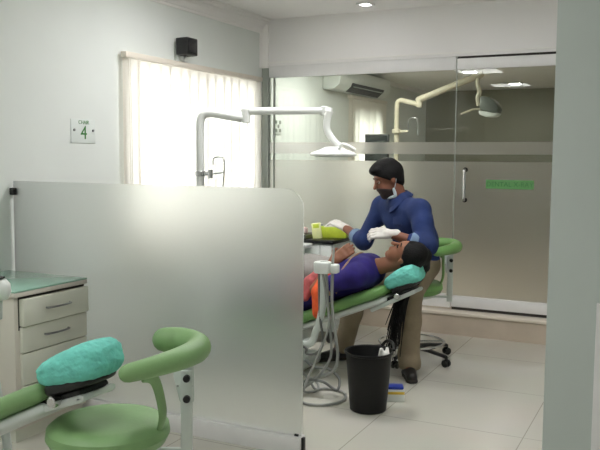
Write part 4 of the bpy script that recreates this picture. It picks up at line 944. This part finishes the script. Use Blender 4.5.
for q in (-1, 1):
    k_, a_ = V((-2.80, yc+q*0.10, 0.47)), V((-3.18, yc+q*0.085, 0.445))
    legs += [cone(V((-2.38, yc+q*0.085, 0.50)), k_, 0.090, 0.062), cone(k_, a_, 0.060, 0.040), cone(a_, a_+V((-0.06, q*0.02, 0.12)), 0.036, 0.026)]
body('body', torso+arms+hands+legs+hp+[cone(HP(-0.025, 0, -0.05), nb, 0.050, 0.055)], 0.0052, M['skin2'], t, 0.011)
top = grow([p for p in torso[:6]], 0.016)+grow(torso[6:8], 0.014)+[cone(nS, lerp(nS, nE, 0.72), 0.068, 0.060), cone(fS, lerp(fS, fE, 0.72), 0.068, 0.060)]
for i in range(6): top.append(cone((-1.9-0.06*i, yc-0.16+0.02*i, 0.74-0.028*i), (-2.0-0.05*i, yc+0.02+0.015*i, 0.745-0.03*i), 0.026, 0.018))
tp = body('tunic', top, 0.0075, M['purple'], t, 0.03)
sn = (nE-nS).normalized(); bx_, by_, _ = frame_of(sn); bc = lerp(nS, nE, 0.72)
bm = NB(); tube(bm, [bc+bx_*0.064*math.cos(a)+by_*0.064*math.sin(a) for a in np.linspace(0, 2*math.pi, 32, endpoint=False)], 0.011, 10, True, sx=0.6, sy=1.0); b_ = obj('sleeve_band', bm, M['gold'], tp); b_['label'] = 'tan border band of the sleeve'
bm = NB(); tube(bm, [(-1.955+0.055*math.sin(a), yc+0.215*math.cos(a), 0.690+0.142*math.sin(a)) for a in np.linspace(0, 2*math.pi, 40, endpoint=False)], 0.010, 10, True, sx=1.0, sy=0.8); b_ = obj('border_band', bm, M['gold'], tp); b_['label'] = 'tan border band across the tunic'
body('trousers', grow([p for i, p in enumerate(legs) if i % 3 == 0], 0.02)+[cone((-2.36, yc-0.08, 0.515), (-2.36, yc+0.08, 0.515), 0.14)]+[cone(V((-2.80, yc+q*0.10, 0.47)), V((-3.13, yc+q*0.09, 0.448)), 0.078, 0.060) for q in (-1, 1)], 0.009, M['navy'], t, 0.04)
dr_ = body('drape', [ell((-2.27, yc-0.01, 0.69), (0.20, 0.15, 0.11)), cone((-2.13, yc+0.02, 0.715), (-2.40, yc+0.0, 0.70), 0.075, 0.10), ell((-2.46, yc-0.02, 0.59), (0.16, 0.16, 0.09))], 0.009, M['drape'], t, 0.05); dr_['label'] = 'pale grey cloth over the belly'
sc_ = [cone((-1.990, yc-0.15, 0.735), (-2.040, yc-0.21, 0.695), 0.030, 0.034), cone((-2.040, yc-0.21, 0.695), (-2.065, yc-0.262, 0.60), 0.044, 0.052), cone((-2.065, yc-0.262, 0.60), (-2.060, yc-0.285, 0.47), 0.052, 0.040), cone((-2.010, yc-0.2, 0.69), (-2.025, yc-0.285, 0.56), 0.024, 0.022)]
sc_ = body('scarf', sc_, 0.006, M['orange'], t, 0.012); sc_['label'] = 'orange scarf end'
sc2 = [cone((-2.090, yc-0.16, 0.72), (-2.150, yc-0.22, 0.65), 0.04, 0.045), cone((-2.150, yc-0.22, 0.65), (-2.170, yc-0.26, 0.56), 0.045, 0.03), cone((-2.090, yc-0.2, 0.70), (-2.220, yc-0.2, 0.62), 0.03, 0.03)]
body('scarf_fold', sc2, 0.006, M['pinkcloth'], sc_, 0.012)
# long black hair hanging past the headrest
hr = [ell(HP(-0.022, 0, 0.040), (0.098, 0.086, 0.100), A), cone(HP(-0.03, 0, 0.10), (-1.475, yc+0.06, 0.84), 0.065, 0.045), cone((-1.475, yc+0.06, 0.84), (-1.49, yc+0.145, 0.75), 0.045, 0.032)]
hairo = body('hair', hr, 0.006, M['hair'], t, 0.03, [local_cut(hc2, A, -0.9, 0.0, 1.0, -0.005)])
bm = NB(); rs = random.Random(11)
for i in range(80):
    a, b = rs.uniform(-1, 1), rs.uniform(-1, 1); L_ = rs.uniform(0.18, 0.36) if i > 8 else rs.uniform(0.36, 0.44)
    x0_ = -1.615+0.032*a; sw = rs.uniform(-0.03, 0.03)
    tube(bm, smooth_path([(-1.49+0.02*a, yc+0.14+0.012*b, 0.76), (-1.545+0.02*a, yc+0.165+0.01*b, 0.66), (x0_, yc+0.09+0.03*b, 0.575-0.01*a), (x0_-0.015+0.4*sw, yc+0.02+0.03*b, 0.575-L_*0.45), (x0_-0.035+sw, yc+0.0+0.03*b, 0.575-L_)], 4), lambda q: 0.0095*(1-0.75*q), 6)
tl = obj('loose_tail', bm, M['hair'], hairo); tl['kind'] = 'stuff'
for q in (-1, 1):
    bm = NB(); tube(bm, [HP(0.086, q*0.018, 0.008), HP(0.087, q*0.032, 0.004), HP(0.080, q*0.046, 0.008)], 0.0045, 8, round_ends=True); obj('closed_eye', bm, M['hair'], t)
    bm = NB(); tube(bm, [HP(0.087, q*0.012, 0.034), HP(0.088, q*0.03, 0.040), HP(0.077, q*0.05, 0.034)], 0.0038, 8, round_ends=True); obj('eyebrow', bm, M['hair'], t)
